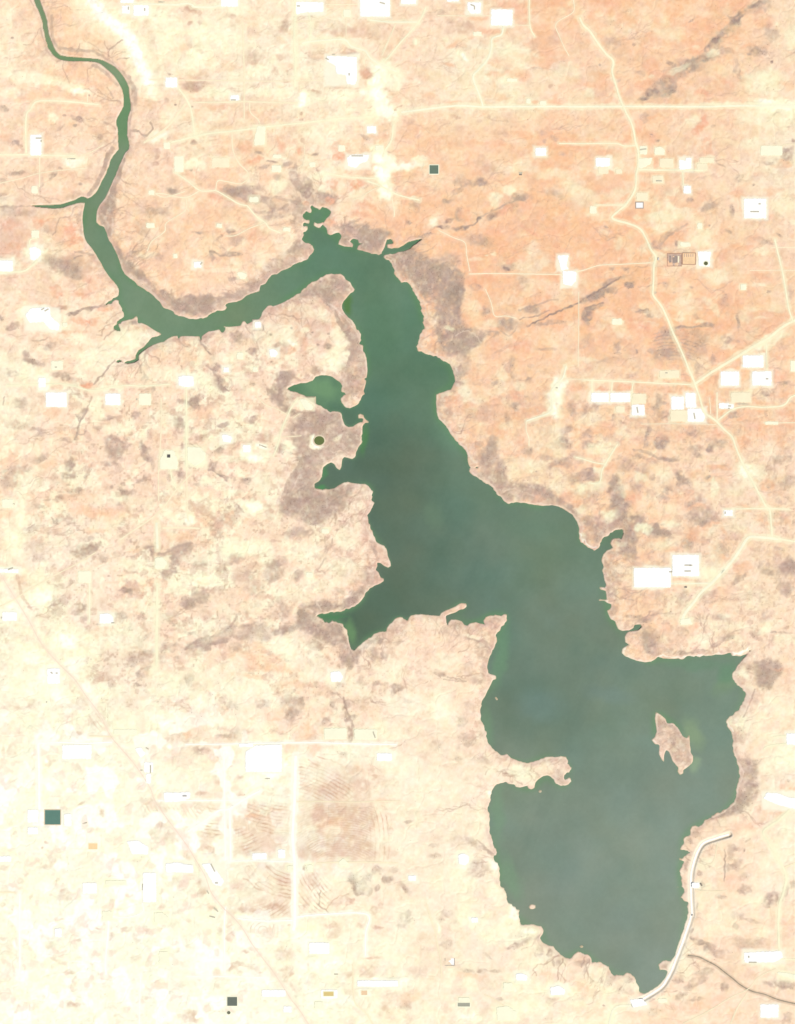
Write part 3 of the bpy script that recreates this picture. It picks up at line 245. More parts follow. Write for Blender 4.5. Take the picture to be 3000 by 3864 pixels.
L r 1250,560,90,50,0,.35 1370,480,90,60,0,.3 430,1020,60,30,0,.5 330,140,60,30,0,.5 700,520,180,40,0,.3 1000,500,130,40,0,.25 850,1010,60,40,0,.3 140,140,40,34,0,.4 1100,1240,0,0,0,0 1200,60,0,0,0,0 420,1030,60,60,0,.3 1500,60,130,60,0,.25 1640,330,90,60,0,.2 640,150,110,20,0,.2 880,1300,60,60,0,.3
L y 190,1150,80,50,0,.75 480,1260,70,44,0,.85 130,620,100,60,0,.6 60,930,130,50,0,.6 320,950,60,50,0,.5 460,850,50,40,0,.6 650,830,70,80,0,.4 120,790,40,24,0,.6 1340,850,130,80,30,.4 1500,600,60,140,0,.35 930,900,80,100,0,.25 650,1110,150,50,0,.3 1250,920,160,60,-20,.35 1040,930,30,90,0,.7 1250,1220,150,80,0,.3 300,500,60,60,0,.5 80,400,90,60,0,.3 700,1230,90,24,0,.5 1000,1560,150,80,0,.5 300,1380,60,20,0,.5 1060,1440,60,90,0,.4 600,930,90,130,0,.25 1400,800,60,60,0,.4 30,1080,60,60,0,.3 600,1390,150,40,0,.35 50,190,40,40,0,.3 480,1050,60,80,0,.2 1060,1260,60,30,0,.3
L w 1300,790,50,50,40,.8
M m 440,30,60,30,0,.5 610,20,40,30,0,.75 680,60,36,24,0,.6 970,45,50,30,10,.9 960,90,30,30,0,.5 1040,150,26,30,0,.6 1130,50,50,26,-40,.6 1150,220,70,20,-35,.55 1050,405,60,50,0,.75 1150,360,80,60,0,.55 1190,340,50,26,0,.8 1310,300,50,34,-20,.8 1400,300,60,50,0,.5 1115,520,28,40,0,.8 1105,598,32,16,0,.85 1300,380,50,50,0,.45 1560,280,110,30,-20,.5 1620,240,50,20,0,.5 1520,190,50,20,0,.6 1620,200,80,20,0,.3 1420,390,30,20,0,.6 1500,540,40,26,20,.5 1400,30,60,40,0,.4 1330,60,50,40,0,.4 1560,350,120,30,0,.3 1180,460,60,60,0,.45 1170,650,24,16,0,.5 1420,615,14,12,0,.6 1380,695,30,10,0,.5 860,400,34,12,-40,.7 800,412,30,6,-20,.6 790,120,30,10,0,.7 690,155,24,8,-20,.6 890,610,24,26,20,.6 1640,40,60,50,0,.3 520,210,12,8,0,.5 560,185,8,8,0,.7 1640,310,50,24,0,.5
M n 350,60,80,30,0,.4 700,550,24,26,0,.6 790,560,80,20,-35,.75 880,540,50,30,0,.5 960,535,50,24,0,.6 560,560,24,24,0,.5 520,570,20,26,0,.6 130,780,60,34,0,.6 255,765,34,26,0,.7 530,770,90,30,-5,.65 20,790,40,18,0,.5 490,838,30,10,0,.7 610,1012,62,34,0,.8 110,1120,70,50,-40,.5 400,1230,60,18,-30,.6 630,1280,30,60,-40,.6 670,1350,26,10,0,.5 270,1370,40,40,30,.4 250,1310,30,30,0,.4 80,1500,90,30,-50,.5 65,1370,20,18,0,.6 1480,1020,70,40,0,.55 1340,1040,24,26,0,.6 1610,1120,60,26,20,.6 1460,1160,90,20,0,.3 70,450,90,60,0,.3 60,250,16,34,0,.6 80,310,16,20,0,.5 20,570,0,0,0,0 820,1620,44,44,-30,.55 650,1550,60,14,-30,.6 910,1540,36,10,-30,.6 520,1600,36,20,0,.5 1190,1530,70,30,0,.5 1280,1570,110,40,40,.4 1600,1570,90,30,0,.5 440,1495,36,10,0,.5 1620,1480,80,30,0,.4 290,970,70,40,0,.3 160,960,8,50,0,.4 740,900,50,50,0,.5 800,880,60,14,50,.5 850,890,20,60,-30,.4 800,950,0,0,0,0 1600,830,60,40,0,.35 1560,890,20,20,0,.5 1380,1190,10,60,0,.4 30,1130,16,60,0,.4 760,1170,50,40,0,.4 590,1450,24,30,30,.4 30,1580,40,40,0,.3 1680,680,20,40,0,.4 1460,420,60,30,0,.4 150,1220,30,16,0,.4 240,320,34,12,20,.4 100,540,30,10,0,.4 1480,1570,60,30,0,.3
M b 0,0,0,0,0,0
M y 600,250,250,130,20,.8 300,370,260,130,0,.6 300,600,250,120,0,.7 1350,600,170,120,0,.7 1250,500,60,60,0,.7 1000,250,180,90,0,.5 1300,880,250,90,0,.6 150,900,200,80,0,.4 1550,640,110,70,0,.4 900,900,150,100,0,.3 1250,80,110,60,0,.4
M w 530,260,80,60,20,.8 600,450,90,80,30,.6 390,530,110,80,0,.6 700,640,60,50,40,.7 420,660,90,50,0,.5 240,390,80,40,0,.5 620,800,60,30,20,.4 450,1350,90,70,0,.6 1280,880,110,30,20,.6 1290,1350,60,60,0,.6 760,720,60,60,30,.4 1230,990,40,24,0,.5 250,620,110,60,0,.3
N m 100,310,90,60,-10,.6 40,380,60,40,0,.6 340,580,80,30,-40,.7 250,680,150,24,-15,.6 100,680,110,20,-20,.55 560,550,90,30,0,.55 580,590,80,30,0,.5 640,650,60,34,0,.7 450,650,60,24,0,.6 800,590,110,34,-10,.8 740,600,60,30,0,.5 920,480,60,60,0,.95 960,560,90,50,20,.9 1060,600,110,50,15,.9 1010,390,100,34,0,.85 1180,400,140,30,-3,.9 1320,340,80,44,-35,.85 1410,270,60,34,-40,.6 1200,580,60,60,0,.6 1240,660,60,60,0,.6 1180,690,60,26,0,.5 1310,820,60,50,0,.95 1310,880,30,30,0,.7 1460,700,90,16,-40,.7 1540,670,50,30,0,.5 800,420,50,50,0,.5 740,480,60,60,0,.3 720,130,80,60,-20,.45 900,150,50,40,0,.4 700,60,60,40,0,.45 560,250,90,90,0,.3 760,370,80,50,0,.35 840,1160,110,50,0,.5 930,1170,30,60,0,.6 840,1270,60,60,-20,.7 880,1240,60,24,0,.6 620,1180,60,34,10,.7 380,1200,60,30,0,.6 400,1430,60,60,0,.5 300,1430,60,20,0,.5 450,1400,60,20,0,.4 1130,1310,50,30,0,.6 1170,1190,30,24,0,.6 1290,1200,30,50,-20,.7 1320,1290,50,30,0,.8 1320,1420,20,70,-10,.8 1240,1020,36,40,0,.5 1200,1100,50,16,20,.5 1040,710,50,50,0,.5 1080,720,26,40,-30,.5 1590,800,30,40,0,.5 1400,1000,50,40,30,.5 1540,1020,50,20,0,.6 1680,1060,50,50,0,.7 1420,740,0,0,0,0 410,740,60,50,0,.5 180,720,40,30,-40,.6 820,820,36,16,40,.6 730,820,12,12,0,.6 1260,1570,40,20,0,.7 1240,1000,0,0,0,0 270,1070,50,20,-20,.5 210,1100,30,20,0,.4 20,980,30,40,0,.6 1400,880,90,6,0,.4 400,30,80,50,0,.4 100,40,90,40,0,.4 340,60,40,16,0,.5 1290,130,50,24,-20,.4 1240,280,50,20,30,.4 130,1550,60,30,0,.5 280,1560,20,60,0,.4 1380,1590,60,20,0,.3 1060,1030,30,16,0,.4 1500,780,60,60,0,.3 490,440,30,30,0,.4 1150,1000,0,0,0,0 460,1580,0,0,0,0 1460,160,60,60,0,.5
N o 560,830,250,80,8,.5 600,720,110,50,0,.6 700,900,200,30,0,.5 850,1020,160,40,0,.4 480,950,160,20,5,.6 560,1270,60,24,-20,.5 730,1300,50,20,0,.5 980,1400,90,60,0,.4 140,1240,60,20,0,.4 1200,500,0,0,0,0 1480,1240,120,60,0,.2 20,1420,40,30,0,.6 350,900,110,60,0,.3 470,320,60,30,30,.4 150,210,60,16,0,.5
N y 790,720,110,80,20,.9 900,280,190,90,0,.4 850,160,60,40,0,.2 1200,960,70,60,0,.7 960,960,60,60,30,.6 350,1050,250,90,0,.4 100,1150,90,100,0,.5 640,1450,180,60,0,.6 100,950,110,60,0,.5 1330,1050,90,80,0,.4 600,1340,160,40,0,.5 300,1310,160,60,0,.5 1060,1180,110,50,0,.4 100,20,150,40,0,.4 1140,240,110,60,0,.45 560,390,130,60,0,.3 350,440,60,50,30,.4 200,200,110,40,0,.3 950,1600,60,80,0,.3 420,1560,120,90,0,.4 1250,180,150,60,0,.3 90,180,100,30,0,.5 300,530,100,40,0,.3 1000,180,40,40,0,.6 1620,900,110,110,0,.3
O m 210,1050,60,44,0,.65 280,1150,50,20,35,.5 560,940,60,26,15,.7 650,990,110,8,10,.6 880,700,60,34,20,.75 920,790,60,60,0,.45 860,980,60,40,0,.4 780,900,50,70,0,.3 720,1310,50,50,0,.45 760,1460,100,60,0,.4 880,1620,60,40,0,.3 780,1220,40,60,10,.3 100,800,26,50,0,.4 60,660,60,40,0,.6 230,680,60,24,0,.4 690,540,60,40,0,.4 940,540,60,40,0,.3 600,600,60,30,0,.3 990,510,60,26,0,.3 200,580,60,50,0,.35 260,540,60,40,0,.3 320,620,0,0,0,0 900,900,20,60,0,.4 500,1000,0,0,0,0 520,1500,60,50,0,.3 360,1620,0,0,0,0 760,650,130,14,15,.4 20,790,30,60,0,.4
O y 620,800,110,50,0,.5 560,1200,100,160,0,.5 600,860,130,50,0,.3 820,640,90,20,10,.5 100,1400,150,90,0,.5 250,860,80,60,0,.3 880,1400,50,120,0,.3 330,1000,40,60,0,.3 160,950,100,60,0,.3
O w 120,1590,80,40,0,.5 560,1240,60,60,0,.3
P m 540,730,50,50,0,.95 500,660,50,50,0,.7 500,510,60,20,-10,.85 420,490,110,16,0,.6 590,450,60,24,-30,.6 540,600,50,40,0,.5 260,430,40,40,0,.5 230,290,50,40,0,.5 230,180,50,40,0,.45 210,90,40,40,0,.3 680,750,40,26,0,.6 790,770,80,26,0,.7 900,760,130,16,-10,.6 1060,710,60,20,-15,.7 1150,660,60,24,-10,.75 1380,620,40,40,0,.6 1440,900,90,60,20,.7 1440,980,60,60,0,.8 1460,840,40,40,0,.6 1540,880,60,40,0,.5 1640,90,60,60,0,.7 1600,240,60,60,0,.5 1560,120,80,60,0,.4 1220,190,40,20,-40,.6 1290,150,16,20,0,.6 1090,490,60,24,20,.6 1240,440,20,12,0,.5 1440,490,30,60,10,.4 1520,600,30,12,0,.95 1600,605,80,10,5,.5 800,330,60,60,0,.4 600,310,60,50,0,.4 1030,290,60,30,0,.4 950,310,40,40,0,.3 690,125,16,10,0,.8 800,600,60,40,0,.3 1250,1430,50,80,0,.35 1330,900,30,30,0,.6 820,245,20,10,0,.6 1360,1120,60,60,20,.3 1620,280,50,40,0,.4 1460,720,0,0,0,0 440,60,60,50,0,.3 620,610,40,40,0,.3 730,650,50,50,0,.3 1340,180,0,0,0,0 1480,360,20,20,0,.5
P r 900,550,60,30,0,.4 1150,590,60,20,0,.2 1600,900,110,16,0,.3 800,180,60,16,0,.5 650,590,50,50,0,.25
P y 950,660,90,50,0,.65 1280,770,60,24,-10,.6 1170,560,200,50,0,.3 1440,600,50,40,0,.7 1280,930,60,40,40,.6 1620,660,110,50,0,.4 1600,1200,140,150,0,.4 1230,1310,90,50,0,.6 1500,1440,110,60,0,.5 1640,1600,100,100,0,.7 1300,560,90,30,0,.4 1140,480,60,30,0,.5 650,660,50,60,0,.3 1000,130,110,60,0,.6 1230,660,60,30,0,.4 1500,540,110,40,0,.4 1340,330,110,90,0,.3 540,170,190,110,0,.5
Q n 50,205,34,44,30,.65 80,170,16,20,0,.5 120,165,20,16,0,.5 460,160,34,14,0,.6 376,238,20,12,0,.7 342,285,12,12,0,.9 420,340,50,50,0,.45 440,410,60,40,0,.45 360,430,36,20,-20,.5 480,290,26,12,0,.6 455,538,20,18,0,.85 205,500,24,20,0,.6 165,550,40,30,0,.45 40,445,60,24,0,.5 520,670,60,50,30,.6 580,650,30,16,0,.5 500,630,24,14,0,.6 110,780,28,10,0,.7 735,350,36,34,0,.5 990,380,16,12,0,.5 1095,385,36,12,0,.5 990,518,30,12,20,.6 920,760,30,50,-15,.6 990,800,26,34,0,.4 960,770,16,12,0,.5 680,835,44,24,-30,.6 610,855,16,10,0,.6 505,860,20,8,0,.6 780,930,50,12,15,.7 1010,940,60,22,-5,.7 1180,935,44,20,20,.6 885,990,24,24,30,.8 630,1022,34,10,0,.7 390,1060,50,60,0,.4 370,1120,44,16,-40,.6 290,1050,34,10,-10,.5 430,1175,30,12,20,.6 500,1200,60,16,15,.5 195,1232,16,14,0,.6 575,1285,50,26,0,.6 1085,1165,36,32,0,.85 1185,1200,24,50,0,.5 1100,1010,30,36,0,.4 590,1540,50,24,0,.9 640,1530,110,12,0,.4 100,1490,34,22,0,.6 310,1560,40,12,30,.5 960,1635,60,14,15,.5 1300,1610,26,34,0,.6 1550,1620,90,50,0,.5 1440,1380,90,30,0,.4 1370,1060,26,20,0,.6 1440,1080,30,60,10,.5 1520,1110,90,50,0,.6 1440,1170,60,40,0,.4 1640,600,50,60,0,.7 1440,560,90,60,0,.35 1310,640,24,34,-30,.5 1300,750,20,16,0,.6 1440,800,34,30,0,.4 1400,890,50,40,0,.4 1510,880,24,30,20,.5 1240,100,50,40,0,.5 1300,150,100,100,0,.35 1200,180,60,50,0,.5 1390,200,60,70,0,.45 1450,240,30,34,0,.5 1640,200,60,60,0,.35 1640,290,60,24,0,.4 20,1010,40,16,0,.5 60,1100,60,60,0,.25 350,960,14,12,0,.7 740,1220,14,20,0,.5 870,1390,60,16,0,.4 580,1430,40,14,-10,.4 1120,1470,34,12,10,.5 1180,1480,30,20,0,.4 860,225,34,16,0,.4 1270,1620,0,0,0,0 1290,930,40,24,0,.5 700,1300,120,14,0,.3 40,600,30,60,0,.3 30,740,24,20,0,.5 540,430,16,30,20,.5 250,680,16,30,0,.4 800,20,30,24,0,.6 1690,770,20,30,0,.5 1510,350,60,40,40,.4 1590,430,60,16,60,.4 940,1560,40,14,20,.4 1460,1640,60,20,0,.4 850,1448,12,10,0,.6 725,1410,12,10,0,.5 320,410,10,10,0,.5 1045,678,12,8,0,.5
Q y 0,0,0,0,0,0
Q w 270,50,70,80,0,.6 60,370,90,26,0,.7 680,200,130,140,0,.6 1090,280,110,60,0,.7 1430,450,130,40,0,.8 1190,600,60,120,0,.8 720,610,90,60,0,.7 950,430,70,60,0,.5 1320,850,60,60,0,.7 870,850,60,70,0,.6 230,1400,200,60,0,.7 120,1560,130,110,0,.6 500,1640,250,60,0,.5 1310,1160,60,60,0,.5 960,560,130,34,0,.5 380,590,60,80,0,.5 800,800,150,30,0,.5 1120,1560,60,110,0,.3 400,750,110,16,0,.4 560,60,60,60,0,.5 300,1450,90,60,0,.5 1630,100,60,60,0,.3 80,1300,120,60,0,.4 980,1400,200,30,0,.3
R n 1080,280,200,60,10,.4 1200,500,300,110,0,.45 1050,560,170,110,0,.4 1300,700,200,110,0,.4 1150,800,60,16,0,.5 1440,740,60,60,0,.35 960,770,90,50,0,.3 700,560,150,150,0,.2 770,640,80,60,0,.5 530,640,22,16,0,.6 560,490,90,16,0,.5 1390,110,40,30,0,.5 1490,100,40,30,0,.5 1510,165,34,30,0,.7 1600,200,90,40,0,.3 1450,250,110,50,0,.3 440,640,60,60,0,.2 550,710,150,50,0,.3 450,760,60,40,0,.35 220,760,110,30,20,.45 120,310,60,20,0,.5 250,200,34,50,0,.4 440,180,30,20,0,.6 350,180,16,20,0,.6 430,320,34,24,0,.6 400,380,34,20,-30,.5 660,310,60,16,0,.5 820,290,34,40,0,.5 560,380,20,30,-30,.4 690,272,26,12,0,.5 100,400,60,30,0,.4 250,420,60,30,10,.3 230,560,110,60,10,.4 250,640,60,24,0,.4 140,600,0,0,0,0 1340,980,30,26,0,.0 1020,1010,50,60,0,.5 700,1000,200,90,20,.3 640,900,110,40,20,.35 390,1030,60,40,0,.6 160,1050,40,60,0,.55 120,1110,60,30,0,.4 300,1080,20,24,0,.9 520,1240,90,24,5,.6 470,1220,50,44,0,.6 720,1210,110,34,5,.7 790,1230,40,40,0,.5 570,1250,40,20,0,.6 330,1200,40,30,0,.4 650,1420,60,50,30,.6 610,1440,40,20,0,.6 400,1420,40,20,0,.6 350,1460,40,20,30,.6 440,1470,20,14,0,.6 280,1400,30,40,0,.4 1170,1365,60,26,0,.6 1190,1420,60,40,0,.35 1390,1360,30,34,0,.5 1500,1240,50,30,0,.5 1560,1200,30,24,0,.6 1320,1155,44,34,0,.8 1210,1170,60,30,0,.4 1500,1620,90,14,0,.6 1120,1160,0,0,0,0 970,1190,24,50,20,.5 1010,1220,24,50,-20,.5 1640,1000,90,40,0,.3 800,1580,90,60,0,.4 750,1620,20,14,0,.7 920,1560,24,24,0,.6 60,1540,60,34,0,.5 30,1600,40,40,0,.5 370,1690,60,40,0,.6 490,1570,34,16,20,.6 550,1540,40,14,0,.5 1540,1370,40,14,0,.8 1600,700,30,110,10,.25 20,1330,20,24,0,.5 830,1360,20,10,0,.6 1260,10,40,14,0,.5 1580,420,36,20,40,.5 1640,600,16,50,10,.5 1640,790,60,50,0,.3
R m 1350,1000,50,50,30,.95 1390,1050,50,50,0,.9 1440,1090,60,30,0,.75 1450,970,50,60,0,.6 1600,980,50,34,0,.85 1520,920,60,34,0,.5 1530,1070,30,40,0,.6 945,890,16,24,0,.8 1330,960,24,20,0,.6 240,1228,34,12,40,.7 1680,910,40,30,0,.4
R o 620,940,110,24,20,.5 310,1080,30,30,0,.8 1200,560,120,80,0,.5 540,480,80,12,0,.6 1560,350,60,16,0,.4 230,1210,50,40,20,.3
R y 700,60,220,110,0,.6 120,120,120,110,0,.5 140,900,100,60,30,.6 1150,1000,110,60,0,.5 1000,880,110,24,0,.5 980,1400,150,60,0,.7 1040,1200,60,50,0,.6 1600,1560,130,60,0,.5 1450,1450,130,60,0,.4 130,1300,110,90,0,.5 960,60,40,60,0,.5 990,580,60,20,0,.5 1640,110,60,120,0,.3 1400,940,110,40,0,.3 660,1640,150,60,0,.3 1650,330,110,20,0,.3
R w 650,110,160,90,0,.9 560,210,90,50,0,.7 1060,1540,120,50,0,.8 960,1480,120,70,0,.6 1160,1640,130,60,0,.7 230,1560,70,130,0,.6 160,540,80,26,-30,.8 470,1310,60,24,20,.7 60,590,50,34,0,.8 140,1480,110,60,0,.4 240,1100,30,90,-10,.7 1000,1680,110,60,0,.6
S m 700,150,60,24,30,.35 740,880,90,14,35,.6 600,800,90,30,30,.45 640,1000,110,70,20,.4 780,925,34,16,30,.6 930,1620,60,20,-35,.75 1010,1540,110,16,-10,.5 980,1490,20,60,10,.5 60,1160,60,34,40,.6 80,1400,60,40,0,.5 40,1470,50,20,0,.6 290,820,40,20,0,.4 300,910,60,20,0,.35 400,1370,50,30,0,.4 650,1060,30,26,0,.5 1300,260,60,40,30,.35 1330,150,30,24,0,.3 90,640,40,14,0,.5 1310,320,40,24,0,.3 330,1480,0,0,0,0 490,120,30,20,0,.3 560,20,60,20,0,.3 470,770,60,50,0,.25 1200,160,60,24,0,.2
S y 1000,240,130,60,20,.7 780,230,90,60,0,.3 800,1200,100,110,0,.6 900,1400,90,90,0,.6 800,1550,150,70,0,.6 450,1100,180,110,0,.4 600,1380,150,90,0,.4 530,930,110,70,0,.5 640,600,60,100,0,.4 120,880,90,80,0,.3 60,230,80,100,0,.4 330,430,160,130,0,.2
S w 780,990,30,60,-10,.6 930,1360,40,60,0,.6 740,410,20,20,0,.5 525,930,50,50,0,.6
T m 1340,200,44,90,-5,.6 1340,350,60,60,20,.75 1280,460,50,60,35,.7 1200,540,80,34,-30,.75 1100,590,60,16,-25,.6 1200,830,50,34,0,.6 1180,900,36,50,0,.5 1190,1000,60,34,0,.6 1280,1170,40,40,0,.55 1510,1240,70,60,-30,.85 1620,1200,30,50,20,.5 1680,1150,30,30,0,.4 1240,1400,60,34,0,.5 1350,1430,90,16,10,.4 1220,1470,36,24,0,.5 950,1140,24,34,-30,.7 1100,1240,50,24,0,.5 930,1060,30,30,0,.5 910,1310,14,34,0,.6 870,1510,20,14,-40,.7 870,1570,20,16,0,.8 930,1590,60,24,20,.6 1010,1640,60,40,0,.7 870,790,26,24,0,.6 830,980,20,50,15,.6 1290,865,12,12,0,.6 1320,780,30,14,-30,.4 1340,1590,150,30,10,.3 1640,310,16,14,0,.6 910,730,40,24,0,.5 1110,1680,90,30,0,.4 1290,1080,60,40,0,.25 1250,970,40,40,0,.4 1470,1290,40,30,0,.7
T r 1300,680,200,50,-15,.25 1500,560,110,60,0,.3 950,900,0,0,0,0 1640,370,90,40,0,.4 1640,1430,60,60,0,.2 1200,1110,110,60,0,.2 870,1000,20,90,0,.3
T y 1620,130,130,110,0,.7 1000,960,110,50,-20,.5 1000,1200,100,120,0,.4 1100,1390,170,70,0,.4 1350,1250,110,70,0,.4 1100,1500,200,50,0,.4 1300,720,90,50,0,.3 1560,860,110,90,0,.4 1500,380,60,60,0,.3 1640,700,80,60,0,.5 940,1300,40,60,0,.4 1130,640,110,30,-20,.3 1650,1300,0,0,0,0 1440,980,60,50,0,.4 1430,1540,60,50,0,.4
U n 60,1640,60,40,0,.6 350,1220,40,30,0,.7 440,1220,110,20,5,.6 560,1270,60,40,20,.5 600,1295,34,20,0,.8 440,1280,20,20,0,.5 810,1280,70,50,-10,.5 850,1290,26,20,0,.7 1050,1310,60,20,0,.4 1300,1300,34,26,0,.6 1440,1280,90,50,0,.45 1480,1315,24,14,0,.5 1590,1560,44,60,0,.6 1550,1620,34,24,0,.6 1400,1600,60,16,30,.4 580,1510,24,26,0,.4 640,1505,30,14,0,.4 730,1500,14,8,0,.7 1460,1530,16,60,0,.35 1310,1440,26,34,0,.5 860,1400,16,60,-35,.4 630,1357,20,8,0,.7 250,1390,40,24,0,.4 1540,920,34,14,0,.8 1500,1165,70,10,0,.5 1660,1450,60,60,0,.3 990,1225,12,36,0,.6 1340,1660,60,40,0,.3 1150,1370,120,8,0,.3 1250,1550,90,24,10,.4 820,1660,50,24,-30,.3 70,1080,60,20,0,.5 20,1110,40,50,0,.4 265,1590,60,6,0,.5 1490,1490,0,0,0,0 1640,1620,60,60,0,.3
U w 450,1380,130,60,0,.5 1130,1240,100,80,0,.5 1540,1360,150,34,0,.7 1150,1450,80,44,0,.6 680,1360,34,60,-20,.7 1440,1430,50,40,0,.4 700,1560,150,60,0,.4 1200,1500,200,60,0,.4 540,1630,200,60,0,.4
V m 920,1060,60,20,-35,.3 560,1270,40,20,0,.6 670,1270,40,16,0,.6 770,1270,60,14,0,.4 380,1060,50,30,-20,.45 1130,1110,36,40,0,.5 1220,1130,30,34,0,.7 1250,1210,20,34,0,.5 1300,1200,24,30,0,.5 1500,1200,60,30,-10,.5 1500,1260,30,30,0,.4 820,1490,30,16,0,.5 1240,1510,50,40,0,.35 720,1150,40,10,35,.5 690,1190,0,0,0,0 1440,1490,100,40,0,.2 80,1520,60,50,0,.35 40,880,50,40,0,.4 60,830,60,30,0,.4 340,850,30,30,0,.4
V o 560,1310,160,24,5,.4 1180,1290,60,16,0,.3 1500,1420,150,80,0,.25 100,1480,100,60,0,.4 1560,1600,130,80,0,.2
V y 900,950,200,90,0,.6 600,870,110,80,0,.5 1050,1400,300,60,0,.5 900,1600,200,60,0,.6 700,1660,110,40,0,.5 1100,1550,130,100,0,.5 400,1300,60,80,0,.6 60,1200,110,50,0,.5 1000,1210,130,30,0,.4 1650,1330,60,60,0,.3 1360,1450,110,60,0,.6 560,1380,110,50,0,.5 100,1350,150,50,0,.4
V w 990,1320,60,34,10,.7 1290,1420,70,40,0,.6 570,1640,60,44,0,.7 880,1600,90,60,0,.4 440,1270,0,0,0,0 50,1340,60,40,0,.6 600,860,24,20,0,.8 330,920,8,40,-10,.7 1040,950,70,20,0,.5
W m 1000,1100,60,40,10,.7 930,1040,60,24,10,.5 1060,1150,60,20,20,.4 1130,1400,40,34,0,.5 900,1370,110,34,-25,.45 970,1270,80,40,-20,.4 790,1470,60,20,-30,.5 900,1500,60,20,0,.5 760,1340,60,30,0,.4 1290,1060,150,34,10,.25 1600,1370,110,34,10,.45 1500,1380,60,20,20,.4 1640,1400,60,20,20,.4 870,1150,30,14,0,.4 540,1500,60,12,-10,.5 370,1340,30,24,0,.4 210,1340,60,50,0,.2 1640,1640,50,40,0,.4 650,1230,44,24,0,.35 870,1180,0,0,0,0 170,1540,20,12,0,.5 560,1600,60,40,0,.25 330,1420,90,40,0,.2
W r 1300,1180,0,0,0,0 800,1600,200,60,0,.2 1200,1600,60,60,0,.2 1000,1530,160,40,-20,.2
W y 130,1260,90,40,0,.5 420,1400,40,50,0,.6 330,1350,60,50,0,.3 640,1500,60,40,0,.7 1640,1300,100,40,5,.7 1440,1220,130,26,0,.7 240,1620,40,90,0,.6 100,1380,60,60,0,.4 250,1450,110,40,0,.3 1500,1500,110,60,0,.2 850,1640,110,30,0,.4 1600,1240,120,20,0,.5
"""
